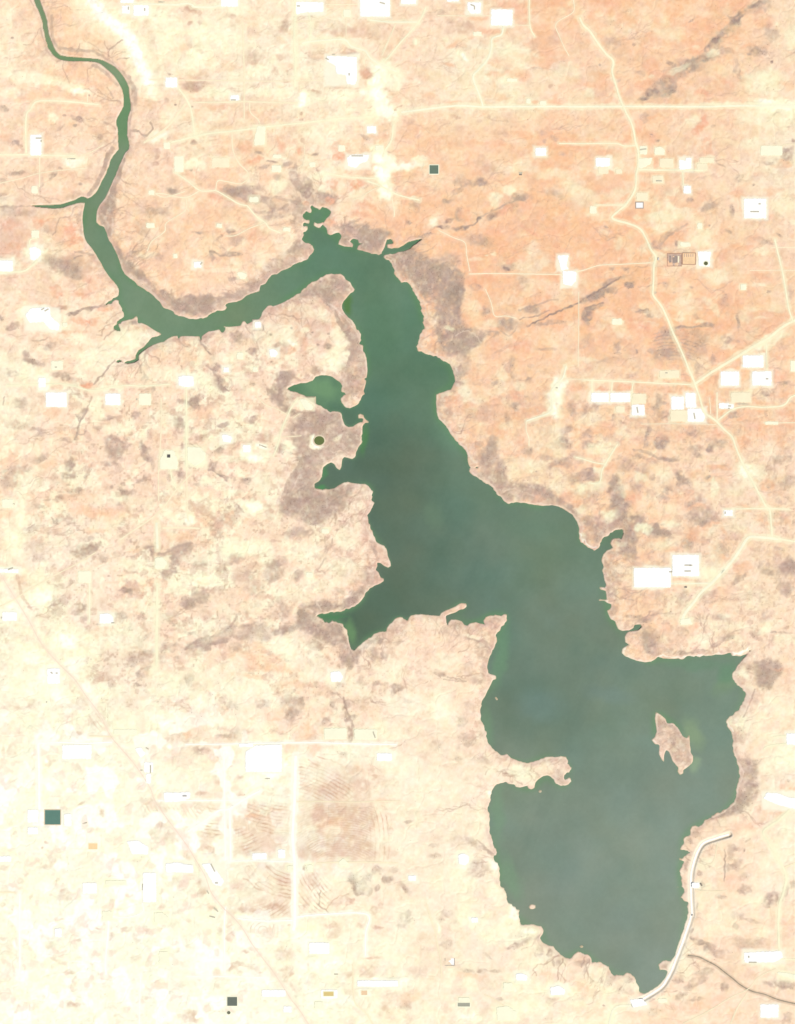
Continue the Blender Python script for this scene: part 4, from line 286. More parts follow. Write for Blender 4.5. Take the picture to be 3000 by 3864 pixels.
# strokes: tone width strength : path
STROKES = """
y 190 .7 A 690,-20 900,180 1060,330 1120,480 1190,640
w 64 .95 A 730,-10 800,110 920,200 1010,270 1070,360 1110,480 1160,580 1190,650
w 26 .8 A 960,240 1080,320 1130,420
m 22 .55 A 420,130 410,220 430,320 470,380 560,400 700,410 780,430 850,470 930,540 1000,600 1060,660 1090,740 1080,830
m 14 .4 A 330,60 350,140 335,230 350,320 375,400 420,450
m 20 .45 A 740,520 830,570 900,640 940,680
m 12 .5 A 860,700 900,790
m 14 .7 A 1050,1050 1110,1055 1160,1090 1200,1065 1222,1030 1200,980
m 18 .55 A 1050,830 1055,900 1040,980 1035,1060 1040,1170 1000,1240
m 34 .75 A 905,1190 860,1270 830,1340 800,1420 750,1500 715,1560
m 36 .8 A 985,1280 965,1360 945,1430 915,1500 890,1560 860,1650 830,1700
m 9 .6 A 870,400 930,360 985,320
m 8 .6 A 940,485 990,465 1040,460
n 9 .5 A 200,285 240,265 330,268
n 12 .3 A 350,430 340,510
m 10 .5 A 60,165 60,165
m 12 .5 A 0,1660 100,1655 240,1650
z 20 .3 B 550,440 560,500
n 10 .4 B 1160,710 1290,715 1400,710
m 60 .55 B 860,1400 900,1480 960,1540 1000,1600 950,1690
m 60 .5 B 330,1500 520,1590 640,1600 700,1650
m 20 .5 F 540,200 620,220 740,200 820,160
m 20 .5 F 560,150 700,90 800,120 900,140
m 26 .6 F 60,960 200,910 360,890 500,870 600,800
m 16 .7 F 200,530 240,540 300,560 400,560
m 26 .75 F 1110,930 1160,960 1210,1040 1240,1110 1290,1180 1330,1260 1330,1340 1300,1420
l 10 .6 F 1140,940 1220,1000 1290,1080 1350,1150 1390,1240
l 8 .8 F 1260,960 1300,1040 1370,1130 1400,1210
l 8 .8 F 1420,1310 1445,1400 1450,1540
n 14 .5 F 640,990 740,960 860,910 980,900 1080,940 1180,1020
m 16 .7 F 170,1440 210,1470 250,1530 290,1600 350,1640
k 10 .5 F 100,1200 120,1260 190,1310
m 12 .6 F 780,600 810,630 815,660
m 10 .6 F 700,590 780,605
m 40 .65 E 830,220 860,310 880,390
l 12 .6 E 900,270 900,330 895,400
m 16 .6 E 600,530 660,540 740,560
m 30 .65 E 940,500 980,600 1060,680 1150,740 1200,780
l 20 .5 E 1040,720 1120,780 1200,840 1280,920 1400,1010
m 40 .55 E 1300,860 1380,940 1480,980 1600,960 1690,950
k 10 .6 E 600,590 660,560
m 16 .75 E 560,1040 640,1000 740,980 820,960 860,935
m 10 .6 E 920,1160 860,1200 830,1230
m 12 .75 E 930,1410 880,1450 840,1500 790,1550 760,1590
m 10 .6 E 1095,1410 1120,1450 1135,1500
m 8 .6 E 270,1240 350,1240 380,1210
m 9 .6 E 1425,1230 1460,1280 1500,1300
k 10 .7 E 1600,1210 1605,1260 1650,1310 1696,1350
k 9 .75 G 700,350 780,330 850,290
m 10 .6 G 860,260 940,220 1040,170 1150,130
k 13 .85 G 1255,1130 1340,1080 1450,1030 1560,980 1660,940 1696,925
k 9 .6 G 1190,1070 1300,1050 1420,1000
m 12 .6 G 1180,1000 1290,970 1400,930 1500,910
m 10 .6 G 1040,1160 1110,1200 1170,1130
l 10 .6 G 680,1200 760,1160 830,1200 880,1260
m 16 .6 G 520,1180 560,1260 620,1310 700,1330
l 12 .5 G 560,1370 650,1420 690,1480
l 22 .6 G 380,1230 400,1290 470,1340 560,1380
l 10 .6 G 330,780 380,880 430,960 450,1060
l 12 .5 G 110,560 180,590 200,680 240,760
r 9 .6 G 1200,330 1260,370 1340,410
k 13 .85 H 0,915 60,880 130,840 220,790 290,740
k 9 .7 H 20,980 90,960 160,940
m 8 .6 H 740,1140 850,1130 1000,1110 1030,1140
r 8 .5 H 720,1180 850,1150 1000,1150
n 12 .6 H 570,1240 600,1160 650,1130
m 8 .6 H 420,1010 520,990
m 14 .45 H 590,490 700,400 830,310
r 6 .5 H 730,400 830,320
m 12 .75 I 730,0 700,90 680,140 640,200 630,260 600,330
m 10 .5 I 610,140 630,190
m 12 .65 I 620,280 660,300 690,270
m 9 .6 I 40,0 35,60
m 10 .5 I 230,1040 280,1020
m 9 .6 I 410,960 440,1000 470,1015
m 9 .5 I 540,1015 600,1000
m 8 .5 I 440,1105 520,1080 560,1050
n 10 .5 I 670,680 720,600
m 14 .7 I 1270,1250 1350,1230 1420,1190 1540,1165
n 26 .6 I 1520,840 1600,910 1696,960
n 18 .6 I 140,1420 160,1500 170,1570 220,1640 260,1696
m 9 .6 I 960,1540 1000,1520 1050,1580
l 8 .5 J 180,800 220,740
k 9 .6 J 40,580 120,640
k 9 .6 J 180,790 260,820 330,870
m 12 .5 J 410,1070 470,1130
l 10 .6 J 930,680 940,760 900,850 860,920 800,970
l 8 .7 J 760,1000 740,1070 730,1150
l 8 .6 J 1170,650 1250,640
m 22 .6 J 1500,1400 1540,1500
l 12 .7 J 1420,1200 1470,1290 1520,1370 1590,1400
m 12 .5 J 1060,1600 1130,1480 1180,1340
m 60 .6 J 800,1000 840,900 900,800 960,700
l 10 .8 K 525,190 530,330 600,430 680,540 760,620 800,700 850,740
l 10 .8 K 790,790 860,850 960,910 1020,990 1080,1050
l 8 .6 K 1060,970 1120,940 1200,960 1300,1000
l 8 .8 K 1100,1055 1300,1060 1500,1080 1620,1150 1670,1230
w 9 .7 K 1660,1290 1690,1370
w 8 .7 L 0,1340 50,1400 110,1420
l 9 .8 L 150,1380 220,1290 290,1260
m 18 .6 L 400,630 470,640 540,660 620,700 760,720
m 12 .6 L 520,440 500,540 480,610
m 26 .6 L 200,960 260,880 240,840
l 10 .8 P 165,20 155,110 170,190
w 9 .9 P 120,252 180,258
w 7 .9 P 115,348 200,355 215,380
w 7 .7 P 200,430 215,490 270,520
l 8 .8 P 270,560 320,590
w 8 .6 P 330,700 310,760 360,810 480,840 560,835
w 10 .6 P 600,800 800,808 1000,795 1100,785
w 14 .8 P 1190,790 1280,765 1330,750
l 60 .6 P 1320,1060 1300,1180 1230,1270
m 10 .5 P 1370,1060 1330,1180 1280,1280
w 9 .6 P 1150,1300 1160,1360 1200,1400
w 6 .9 P 545,1462 580,1480
l 20 .6 P 590,1260 590,1400
l 10 .8 T 1230,130 1270,220 1270,300 1230,400 1225,460 1180,520 1100,570 1000,620
k 6 .5 T 1135,900 1130,1110
m 14 .6 T 960,640 1040,610
m 14 .6 N 0,730 80,680 160,650 300,610 360,560 410,470
m 12 .6 N 0,740 120,710 250,690 340,680
l 10 .7 N 970,420 1010,440
l 10 .6 N 1030,340 1080,420
l 9 .6 N 1060,340 1250,340 1330,290
l 8 .6 N 900,600 1000,640 1100,690
m 14 .8 N 1260,1130 1290,1220 1330,1310 1340,1400 1330,1480
n 10 .6 N 1280,940 1260,1040
l 10 .8 O 140,570 180,510 250,490
l 9 .8 O 930,480 1060,485
l 9 .7 O 1075,500 1010,600 990,700
l 40 .5 O 960,1020 900,1130
m 9 .6 O 620,960 760,1000
m 10 .5 O 760,650 900,690 950,740
n 8 .5 R 980,30 1060,90 1120,110
n 8 .7 R 1060,10 1160,40 1250,75
m 8 .7 R 1085,1080 1070,1150 1080,1210 1150,1255
n 9 .7 R 460,985 510,1000 560,1050 660,1100 840,1140
n 7 .7 R 500,880 560,960 640,1020
n 8 .6 R 1000,1100 1080,1020
n 8 .6 R 1120,1240 1200,1140 1300,1110
l 10 .7 S 560,330 740,390
m 12 .5 S 640,780 700,840 770,890
l 8 .8 W 100,1206 170,1215 220,1260
k 8 .4 W 1130,300 1130,540
l 6 .8 E 1430,1050 1560,1068 1696,1045
"""
STRIPES = [ # outline, centre, period, tone, strength
 ('R 905,60 1060,60 1330,240 1340,355 900,350', 'R 700,1100', 15, 'n', .5),
 ('R 480,380 840,390 830,620 690,640 480,500', 'R 900,-500', 15, 'n', .55),
 ('R 380,560 480,600 650,700 500,800 390,800', 'R 250,0', 15, 'n', .4),
 ('R 480,880 640,880 845,960 845,1140 700,1110 520,1020', 'R 900,640', 17, 'n', .55),
 ('R 960,390 1500,400 1520,820 1060,830 900,650', 'R 1250,1150', 10, 'n', .3),
 ('R 1440,420 1640,480 1620,840 1500,840', 'R 700,700', 20, 'n', .35),
 ('R 60,400 300,400 300,660 140,640', 'R 400,-600', 16, 'n', .4),
 ('R 0,450 60,520 20,560 -100,470', 'R 400,400', 14, 'n', .3),
 ('H 560,1180 720,1180 980,1240 900,1340 800,1400 600,1400', 'H 700,1700', 15, 'm', .35),
 ('M 1440,1580 1690,1560 1690,1690 1500,1690', 'M 2200,1200', 16, 'n', .35),
 ('M 690,850 830,830 880,960 780,960', 'M 1300,550', 16, 'n', .35),
 ('R 905,950 1060,930 1180,1090 1080,1250 900,1240', 'R 1500,700', 16, 'n', .4),
 ('R 560,1190 840,1170 835,1260 700,1300 540,1270', 'R 400,700', 15, 'n', .4),
 ('R 500,1330 700,1320 760,1420 640,1500 540,1440', 'R 620,1400', 16, 'n', .4),
 ('M 1100,1560 1440,1580 1500,1690 1280,1690', 'M 2200,1100', 16, 'n', .3),
]

POLYS = """
m .62 J 870,350 960,335 1040,300 1130,330 1230,340 1260,440 1300,460 1420,430 1400,560 1350,650 1230,660 1100,720 1080,850 1010,910 1060,960 1200,950 1300,910 1350,930 1290,1050 1200,1170 1060,1200 900,1150 760,1130 760,1050 830,980 880,900 920,800 910,700 890,600 820,520 800,460
m .78 G 100,560 300,480 470,600 560,600 720,700 730,850 700,1000 720,1080 900,1180 880,1260 720,1340 560,1290 500,1180 520,1000 430,900 330,760 200,700
m .65 F 1250,330 1600,350 1640,400 1560,500 1480,540 1380,500 1250,460 1220,440
m .55 F 0,880 250,890 400,860 620,780 600,810 440,900 300,960 200,1010 60,1050 0,1040
m .6 F 860,880 1000,800 1080,760 1200,710 1310,780 1300,850 1250,930 1180,930 1050,900 930,910
m .5 F 1180,950 1260,980 1330,1080 1390,1200 1440,1350 1450,1520 1440,1690 1300,1690 1220,1560 1290,1420 1340,1280 1290,1140
m .75 N 700,590 860,560 900,440 960,370 1250,370 1340,300 1430,250 1480,250 1420,340 1310,410 1130,440 1050,470 1120,540 1240,560 1300,680 1310,750 1380,760 1340,890 1260,880 1240,740 1100,690 940,610 820,610
m .45 N 0,700 250,620 500,530 720,560 740,620 600,650 350,660 150,720 0,740
m .6 L 200,880 330,940 360,1050 330,1180 440,1120 520,1220 700,1290 560,1310 430,1290 420,1420 430,1520 330,1480 250,1340 160,1370 0,1370 0,1200 120,1180 260,1100 200,980
m .55 K 850,850 930,560 1020,600 1060,800 1100,890 1300,900 1500,990 1640,1120 1660,1230 1600,1150 1480,1080 1150,1040 1060,1020 1000,940
m .6 E 940,500 1100,650 1300,840 1400,900 1690,900 1690,1010 1500,1040 1350,990 1180,830 1000,700
m .65 E 780,180 920,20 960,0 910,200 900,400 850,380 800,300
m .55 P 470,620 600,620 640,780 560,800 500,740
m .6 P 1380,830 1560,830 1600,920 1480,1060 1400,1020
m .6 T 1240,120 1400,140 1400,420 1300,540 1100,610 1050,610 1230,480 1280,300
m .65 J 690,140 760,20 900,40 800,130 860,230 850,320 740,280
n .4 B 300,1480 640,1560 900,1400 1100,1560 1250,1620 1160,1690 300,1690
n .6 E 330,570 440,540 780,580 700,720 600,770 480,730 400,660
g .6 D 450,800 560,680 700,600 820,480 960,420 1060,270 1160,200 1160,150 1290,60 1420,0 1480,0 1400,70 1260,130 1240,230 1100,330 1060,400 1100,420 960,500 880,580 760,640 700,760
m .45 P 580,1260 680,1330 760,1380 860,1500 880,1600 860,1690 700,1600 600,1480
m .4 F 620,780 760,700 900,640 1020,560 1020,470 900,440 800,520 700,600 500,760
m .35 H 560,1180 900,1120 1000,1200 980,1340 800,1420 560,1400
n .34 R 905,60 1340,60 1500,300 1520,830 900,830
n .25 R 380,380 840,380 840,830 390,830
n .25 R 380,870 845,870 845,1290 330,1290
m .5 V 900,1090 980,1020 1150,980 1150,1010 1000,1050 910,1110
"""
# ------------------------------------------------------------------ land / water masks
def at(field, p):
    ix = np.clip(((p[:, 0]+MARG)/STEP).astype(int), 0, NX-1); iy = np.clip(((p[:, 1]+MARG)/STEP).astype(int), 0, NY-1); return field[iy, ix]
SHN1 = vnoise(7.5, 95)+.5*vnoise(15, 94); SHN2 = fbm(30, 96, 2); SHA = np.clip(.6+.9*fbm(150, 97, 2), .15, 1.3)
def crinkle(p, a=5.5):
    q = []
    for u, v in zip(p, np.roll(p, -1, 0)):
        n = max(1, int(np.hypot(*(v-u))/3.0))
        q += [u+(v-u)*k/n for k in range(n)]
    q = np.array(q); t = np.roll(q, -2, 0)-np.roll(q, 2, 0); t /= np.hypot(*t.T)[:, None]+1e-6
    nrm = np.stack([-t[:, 1], t[:, 0]], 1); amp = at(SHA, q)*a*np.where((q[:, 1] < 1000) & (q[:, 0] < 620), .3, 1)
    return q+nrm*(amp*(.75*at(SHN1, q)+.6*at(SHN2, q)))[:, None]
lake_poly = crinkle(pts(LAKE))
WAT = raster(lake_poly)
ISL = []
for nm, lab, s in ISLANDS:
    p = crinkle(pts(s), 2.2); r = raster(p); WAT = WAT*(1-r); ISL.append((nm, lab, p))
land = 1-WAT
near = np.clip(.55*blur(land, 1, 1)+.45*land, 0, 1)          # shore profile, ~ 2 cells
near = near+(.10*vnoise(14, 91)+.07*vnoise(7, 92))*((near > .02) & (near < .98))
mid = blur(land, 5); far_ = blur(land, 22)
EDGE = blur(land, 2, 2)

# ------------------------------------------------------------------ soil tone (measured on the photograph as display values)
def basegrid(rows, tone):
    g = np.array([[tone[c] for c in r] for r in rows], np.float32)
    fx = np.clip((gx+0)/300, 0, 9.999); fy = np.clip((gy)/297.2, 0, 12.999)
    ix = fx.astype(int); iy = fy.astype(int); tx = (fx-ix)[None, :, None].astype(np.float32); ty = (fy-iy)[:, None, None].astype(np.float32)
    tx = tx*tx*(3-2*tx); ty = ty*ty*(3-2*ty)
    g2 = g[iy]*(1-ty)+g[iy+1]*ty
    return g2[:, ix]*(1-tx)+g2[:, ix+1]*tx
SOIL = basegrid(BASE, TONE).astype(np.float32)
# the older survey strip left of the old boundary track is paler than the red soils right of it
def mixin(mask, col):
    global SOIL
    SOIL += (np.array(col, np.float32)-SOIL)*mask[..., None]
big = fbm(260, 11, 4); med = fbm(90, 12, 4); patch = fbm(46, 13, 4); sp = fbm(17, 14, 2)
mixin(.55*sstep(.1, .8, big*.7+.6*med), PAL['y']); mixin(.35*(1-.8*sstep(2400, 2800, PY))*sstep(.1, .9, -big*.6+med), (251, 205, 165))
mixin(.40*(1-sstep(2500, 2900, PY)*.8)*sstep(.1, .75, med*.7+patch), PAL['p']); SW = sstep(2550, 3000, PY)*sstep(1500, 1100, PX); mixin(.26*(1-.75*SW)*sstep(.15, .8, -patch+.3*sp), PAL['n']); mixin(.7*SW*sstep(-.1, .6, med+.4*patch), (255, 255, 244))
# pale mottling, everywhere a little, strongest on the flats left of the lake
flat = sstep(1500, 900, PX)*sstep(900, 1500, PY)
mixin(.6*flat*sstep(.05, .5, .7*patch+.7*med+.3*sp), PAL['y'])
# speckle of dry scrub
reg = .35+.65*blur(((PX > 200)*(PX < 1500)*(PY > 1350)*(PY < 2750)).astype(np.float32), 30)+.5*blur(((PX > 1800)*(PY > 1450)*(PY < 2450)).astype(np.float32), 30)
reg = reg*(1-.7*sstep(2500, 2900, PY))
scr = sstep(.28, .62, fbm(30, 21, 3, .7)+.25*med)*reg
mixin(.42*np.clip(scr, 0, 1), (208, 172, 152))
dots = sstep(.62, .85, vnoise(9, 31)+.35*vnoise(60, 32))*reg
mixin(.45*np.clip(dots, 0, 1), (196, 168, 146))
ero = np.abs(fbm(34, 41, 3)); mixin(.28*sstep(.10, .0, ero)*sstep(.9, .3, far_)*1.0, (205, 176, 160))
SCRUB = scr*.25+dots*.3
SP2 = fbm(14, 77, 2)

def parse_blobs(txt):
    for ln in txt.strip().splitlines():
        t, tone, *items = ln.split()
        if tone not in PAL: continue
        ox, oy = TILE[t]
        for it in items:
            x, y, rx, ry, ro, st = map(float, it.split(','))
            if rx == 0: continue
            if t in 'IMQUR' and tone in 'mkn': st *= .78 if t in 'IR' else .62
            if t in 'NOPSTV' and tone in 'mkn': st *= .8
            yield tone, ox+x/ZF, oy+y/ZF, rx/ZF, ry/ZF, ro, st
def do_blob(tone, cx, cy, rx, ry, ro, st):
    global SCRUB
    if tone == 'w': do_blob('y', cx, cy, rx*1.4+3, ry*1.4+3, ro, min(1, st*1.1))
    R = max(rx, ry)*1.7+14; s = win(cx-R, cy-R, cx+R, cy+R)
    if s is None: return
    amp = min(11, .42*min(rx, ry)+2)
    x = PX[s]+WX[s]*amp+WX2[s]*amp*.55-cx; y = PY[s]+WY[s]*amp+WY2[s]*amp*.55-cy
    c, sn = math.cos(math.radians(ro)), math.sin(math.radians(ro))
    d = np.sqrt(((x*c+y*sn)/rx)**2+((-x*sn+y*c)/ry)**2)
    dark = tone in 'mkngrz'
    if dark:
        m = (1-sstep(.5, 1.3, d+.30*TEX[s]+.12*SP2[s]))*1.12*np.clip(.98+.45*TEX[s]+.45*SP2[s], .12, 1.25)
    else:
        m = (1-sstep(.45, 1.35, d+.15*TEX[s]))*np.clip(1.0+.25*SP2[s], .6, 1)
    m = np.clip(m*st, 0, 1)[..., None]
    SOIL[s] += (np.array(PAL[tone], np.float32)-SOIL[s])*m
    if dark and tone in 'mk': SCRUB[s] = np.maximum(SCRUB[s], m[..., 0])
    elif tone in 'wy': SCRUB[s] *= 1-m[..., 0]
def do_line(p, tone, w, st, soft=2.5, jit=2.0):
    s, m = linemask(p, w, jit, soft)
    if s is None: return
    if tone in ('m', 'k', 'n'): m = m*np.clip(.85+.35*TEX[s]+.2*SP2[s], .1, 1.1)
    m = np.clip(m*st, 0, 1)[..., None]
    col = PAL[tone] if isinstance(tone, str) else tone
    SOIL[s] += (np.array(col, np.float32)-SOIL[s])*m

def vn2(cx_, cy_, seed):            # streaky noise, longer east-west
    r = np.random.default_rng(seed); fx = (gx+MARG)/cx_; fy = (gy+MARG)/cy_; g = r.random((int(fy.max())+3, int(fx.max())+3)).astype(np.float32)*2-1
    ix = fx.astype(int); iy = fy.astype(int); tx = (fx-ix).astype(np.float32); ty = (fy-iy).astype(np.float32)[:, None]; tx = tx*tx*(3-2*tx); ty = ty*ty*(3-2*ty)
    v = (g[iy][:, ix]*(1-tx)+g[iy][:, ix+1]*tx)*(1-ty)+(g[iy+1][:, ix]*(1-tx)+g[iy+1][:, ix+1]*tx)*ty
    jj = np.clip(((PY+WY*10+WX*6-PX*.0+MARG)/STEP).astype(int), 0, NY-1); ii = np.clip(((PX+WX*12+MARG)/STEP).astype(int), 0, NX-1)
    return v[jj, ii]
st1 = vn2(84, 38, 61)+.6*vn2(40, 18, 62); east = sstep(1500, 1900, PX)*sstep(2500, 2000, PY)
red = np.clip(east+.45*sstep(1200, 800, PY), 0, 1)
mixin(.62*red*sstep(.15, 1.0, st1+.5*big), (249, 191, 152)); mixin(.45*red*sstep(.2, 1.0, -st1+.4*med), (254, 226, 186))
mixin(.35*sstep(2300, 2700, PY)*sstep(.2, .9, st1), (255, 246, 214))
lines = np.abs(fbm(19, 64, 2)); mixin(.30*sstep(.07, 0, lines)*sstep(.1, .6, med+.4)*reg, (206, 172, 150))
# broken badland texture, strongest on the slopes that fall to the water
slope = np.clip(sstep(1.0, .55, far_)*1.0+.35*reg, 0, 1)*sstep(3300, 2700, PY)
r1 = fbm(24, 161, 3); r2 = fbm(15, 162, 2); r3 = np.abs(fbm(28, 163, 3))
mixin(.42*slope*sstep(.15, .65, r1+.5*r2), (214, 180, 158)); mixin(.50*slope*sstep(.1, .6, -r1+.5*r2), (255, 236, 208))
mixin(.38*slope*sstep(.09, 0, r3), (196, 162, 144))
mixin(.25*slope*sstep(.2, .7, fbm(40, 164, 2)), (246, 200, 176))
# gullies that branch uphill from the shore
gyx = np.gradient(blur(far_, 4)); wr = random.Random(12)
def gully_walk(x, y, n, w, st, depth=0):
    P_ = [(x, y)]; bend = wr.uniform(-.9, .9)
    for k in range(n):
        i = int((x+MARG)/STEP); j = int((y+MARG)/STEP)
        if not (2 < i < NX-3 and 2 < j < NY-3): break
        a = math.atan2(gyx[0][j, i], gyx[1][j, i]); bend += wr.uniform(-.5, .5); bend *= .9
        a += bend+wr.uniform(-.35, .35); x += 7*math.cos(a); y += 7*math.sin(a); P_.append((x, y))
        if depth < 2 and wr.random() < .13: gully_walk(x+4*math.sin(a), y-4*math.cos(a), max(3, int((n-k)*.6)), w*.75, st*.85, depth+1)
    if len(P_) > 3:
        s_, m_ = linemask(smooth(np.array(P_), 2), w, 1.2, 2)
        if s_ is not None: SOIL[s_] += (np.array((190, 160, 142), np.float32)-SOIL[s_])*(m_*st*np.clip(.8+.5*TEX[s_], .1, 1.1))[..., None]
cj, ci = np.where((mid > .62) & (mid < .8) & (land > .99))
for k in range(230):
    q = wr.randrange(len(cj)); gully_walk(gx[ci[q]], gy[cj[q]], wr.randrange(6, 26), wr.uniform(2.2, 4.2), wr.uniform(.25, .6))
cj, ci = np.where((far_ > .97) & (PX > 0) & (PX < 3000) & (PY > 0) & (PY < 2900))
for k in range(170):
    q = wr.randrange(len(cj)); gully_walk(gx[ci[q]], gy[cj[q]], wr.randrange(8, 30), wr.uniform(2.0, 3.4), wr.uniform(.15, .4))
# shore belts: mauve salt cedar flats behind the beach, a pale wet-line at the water
belt = sstep(.985, .80, mid)*sstep(.5, .62, near)
sb = .5+.5*np.clip(fbm(120, 51, 3)*1.4, -1, 1)
mixin(np.clip(belt*(.15+.45*sb)*(.75+.4*TEX), 0, .7), (212, 180, 164))
for ln in POLYS.strip().splitlines():
    tone, st, path = ln.split(' ', 2); m = blur(raster(pts(path)), 2, 2)
    ii = np.clip(((PX+WX*9+WX2*4+MARG)/STEP).astype(int), 0, NX-1); jj = np.clip(((PY+WY*9+WY2*4+MARG)/STEP).astype(int), 0, NY-1)
    m = m[jj, ii]*float(st)*.95*np.clip(.98+.45*TEX+.4*SP2+.3*med-.35*sstep(.08, 0, r3), .1, 1.3); m = np.clip(m, 0, 1)
    mixin(m, PAL[tone])
    if tone == 'm': SCRUB = np.maximum(SCRUB, m)
for b in parse_blobs(BLOBS):
    do_blob(*b)
for ln in STROKES.strip().splitlines():
    hd, tail = ln.split(' ', 3)[:3], ln.split(' ', 3)[3]
    p = smooth(pts(tail), 3)
    w_ = float(hd[1])/ZF; do_line(p, hd[0], w_, float(hd[2]), soft=max(2.5, w_*.55 if hd[0] in 'wy' else 2.5), jit=3 if hd[0] not in 'wy' else 6)
for poly, cen, per, tone, st in STRIPES:
    m = blur(raster(pts(poly)), 3); st *= 1.7; cx, cy = pts(cen)[0]
    ph = np.hypot(PX+WX*3-cx, (PY+WY*3-cy))/(per/ZF*.92)
    mixin(np.clip(m*st*sstep(.1, .9, np.sin(ph*math.pi))*np.clip(.7+.7*TEX, .15, 1.2), 0, 1), PAL[tone])
f1 = vnoise(12, 171)+.7*vnoise(24, 172)+.5*vnoise(6.5, 173); f2 = vnoise(14, 174)+.8*vnoise(30, 175)
loc = np.clip(.25+.85*slope+.2*reg, 0, 1)*sstep(3500, 2900, PY)*(1-.45*flat)*(1-.35*sstep(1500, 2000, PX)*sstep(1500, 900, PY))
mixin(.32*loc*sstep(.25, 1.1, f1), (206, 172, 152)); mixin(.32*loc*sstep(.25, 1.1, -f1), (255, 238, 210)); mixin(.22*loc*sstep(.3, 1.1, f2), (250, 205, 182))
mixin(.30*(1-sstep(3500, 2900, PY)*1.0)*sstep(.5, 1.3, f1), (238, 214, 190))
wsw = sstep(2500, 2900, PY)*sstep(1250, 800, PX); mixin(.8*wsw*sstep(.15, .45, fbm(75, 181, 3)+.3*vnoise(20, 182)), (262, 262, 247)); mixin(.5*wsw*sstep(.35, .7, fbm(42, 183, 3)), (250, 218, 196))
mixin(.5*sstep(2150, 2600, PY)*sstep(1900, 1500, PX)*sstep(.2, .6, fbm(130, 184, 3)), (255, 248, 218))
# pale beach rim right at the waterline
rim = sstep(.5, .58, EDGE)*sstep(.93, .74, EDGE)*np.clip(.55+.6*fbm(50, 61, 3), 0, 1)
mixin(.75*rim, (246, 220, 196))
wetm = sstep(.64, .46, EDGE); mixin(.6*wetm, (176, 168, 140))
SOIL += (sp*3.6+FINE*4.2+1.5)[..., None]*np.array([.6, 1.0, 1.2], np.float32)+(vnoise(26, 68)*2.5)[..., None]*np.array([.2, -.6, 1.0], np.float32)

lift = (.15+.85*np.clip(sstep(1900, 1300, PX)+sstep(2100, 2700, PY), 0, 1))*sstep(185, 235, SOIL[..., 1]); SOIL += lift[..., None]*np.array([5, 6, 7], np.float32)
# ------------------------------------------------------------------ relief
H_hill = 14*fbm(420, 71, 4)+3*fbm(120, 72, 3)
gully = np.abs(fbm(70, 73, 3)); 
Hland = 5.5*sstep(.5, 1.0, near)+7*sstep(.55, 1, mid)+16*sstep(.6, 1, far_)
inland = sstep(.75, 1.0, far_)
Hh = Hland+inland*H_hill+2.2*fbm(26, 74, 3)*sstep(.6, 1, mid)-3.5*sstep(.16, 0, gully)*sstep(.7, 1, mid)
Hh = np.where(near > .5, np.maximum(Hh, .5+2*(near-.5)), 0)
HT = (Hh+np.where(near <= .5, -7*sstep(.5, .0, near), 0)+(near-.5)*2.6+.35*vnoise(8, 75)*(np.abs(near-.5) < .35)).astype(np.float32)
HS = blur(HT, 5)

def hsample(px, py):
    fx = np.clip((np.asarray(px)+MARG)/STEP, 0, NX-1.001); fy = np.clip((np.asarray(py)+MARG)/STEP, 0, NY-1.001)
    ix = fx.astype(int); iy = fy.astype(int); tx = fx-ix; ty = fy-iy
    return (HT[iy, ix]*(1-tx)+HT[iy, ix+1]*tx)*(1-ty)+(HT[iy+1, ix]*(1-tx)+HT[iy+1, ix+1]*tx)*ty
# ------------------------------------------------------------------ materials and mesh helpers
def s2l(c):
    c = np.clip(np.asarray(c, float)/255, 0, 1.2)
    return np.where(c <= .04045, c/12.92, ((c+.055)/1.055)**2.4)
def alb(c, k=1.0):
    v = s2l(c)*k/GAIN; return (float(v[0]), float(v[1]), float(v[2]), 1)

def mat(name, col=None, rough=.95, spec=.1, attr=None, scale=.02, var=.12, bump=0, bscale=.05, metal=0):
    m = bpy.data.materials.new(name); m.use_nodes = True; t = m.node_tree; b = t.nodes['Principled BSDF']
    b.inputs['Roughness'].default_value = rough; b.inputs['Specular IOR Level'].default_value = spec; b.inputs['Metallic'].default_value = metal
    geo = t.nodes.new('ShaderNodeNewGeometry')
    n = t.nodes.new('ShaderNodeTexNoise'); n.inputs['Scale'].default_value = scale; n.inputs['Detail'].default_value = 4; n.inputs['Roughness'].default_value = .65
    t.links.new(geo.outputs['Position'], n.inputs['Vector'])
    r = t.nodes.new('ShaderNodeMapRange'); r.inputs['From Min'].default_value = .3; r.inputs['From Max'].default_value = .7
    r.inputs['To Min'].default_value = 1-var; r.inputs['To Max'].default_value = 1+var
    t.links.new(n.outputs['Fac'], r.inputs['Value'])
    mul = t.nodes.new('ShaderNodeVectorMath'); mul.operation = 'SCALE'; t.links.new(r.outputs[0], mul.inputs['Scale'])
    if attr:
        a = t.nodes.new('ShaderNodeAttribute'); a.attribute_name = attr; t.links.new(a.outputs['Color'], mul.inputs[0])
    else: mul.inputs[0].default_value = col[:3]
    t.links.new(mul.outputs[0], b.inputs['Base Color'])
    if bump:
        n2 = t.nodes.new('ShaderNodeTexNoise'); n2.inputs['Scale'].default_value = bscale; n2.inputs['Detail'].default_value = 3
        t.links.new(geo.outputs['Position'], n2.inputs['Vector'])
        bp = t.nodes.new('ShaderNodeBump'); bp.inputs['Strength'].default_value = bump; bp.inputs['Distance'].default_value = 1
        t.links.new(n2.outputs['Fac'], bp.inputs['Height']); t.links.new(bp.outputs[0], b.inputs['Normal'])
    return m
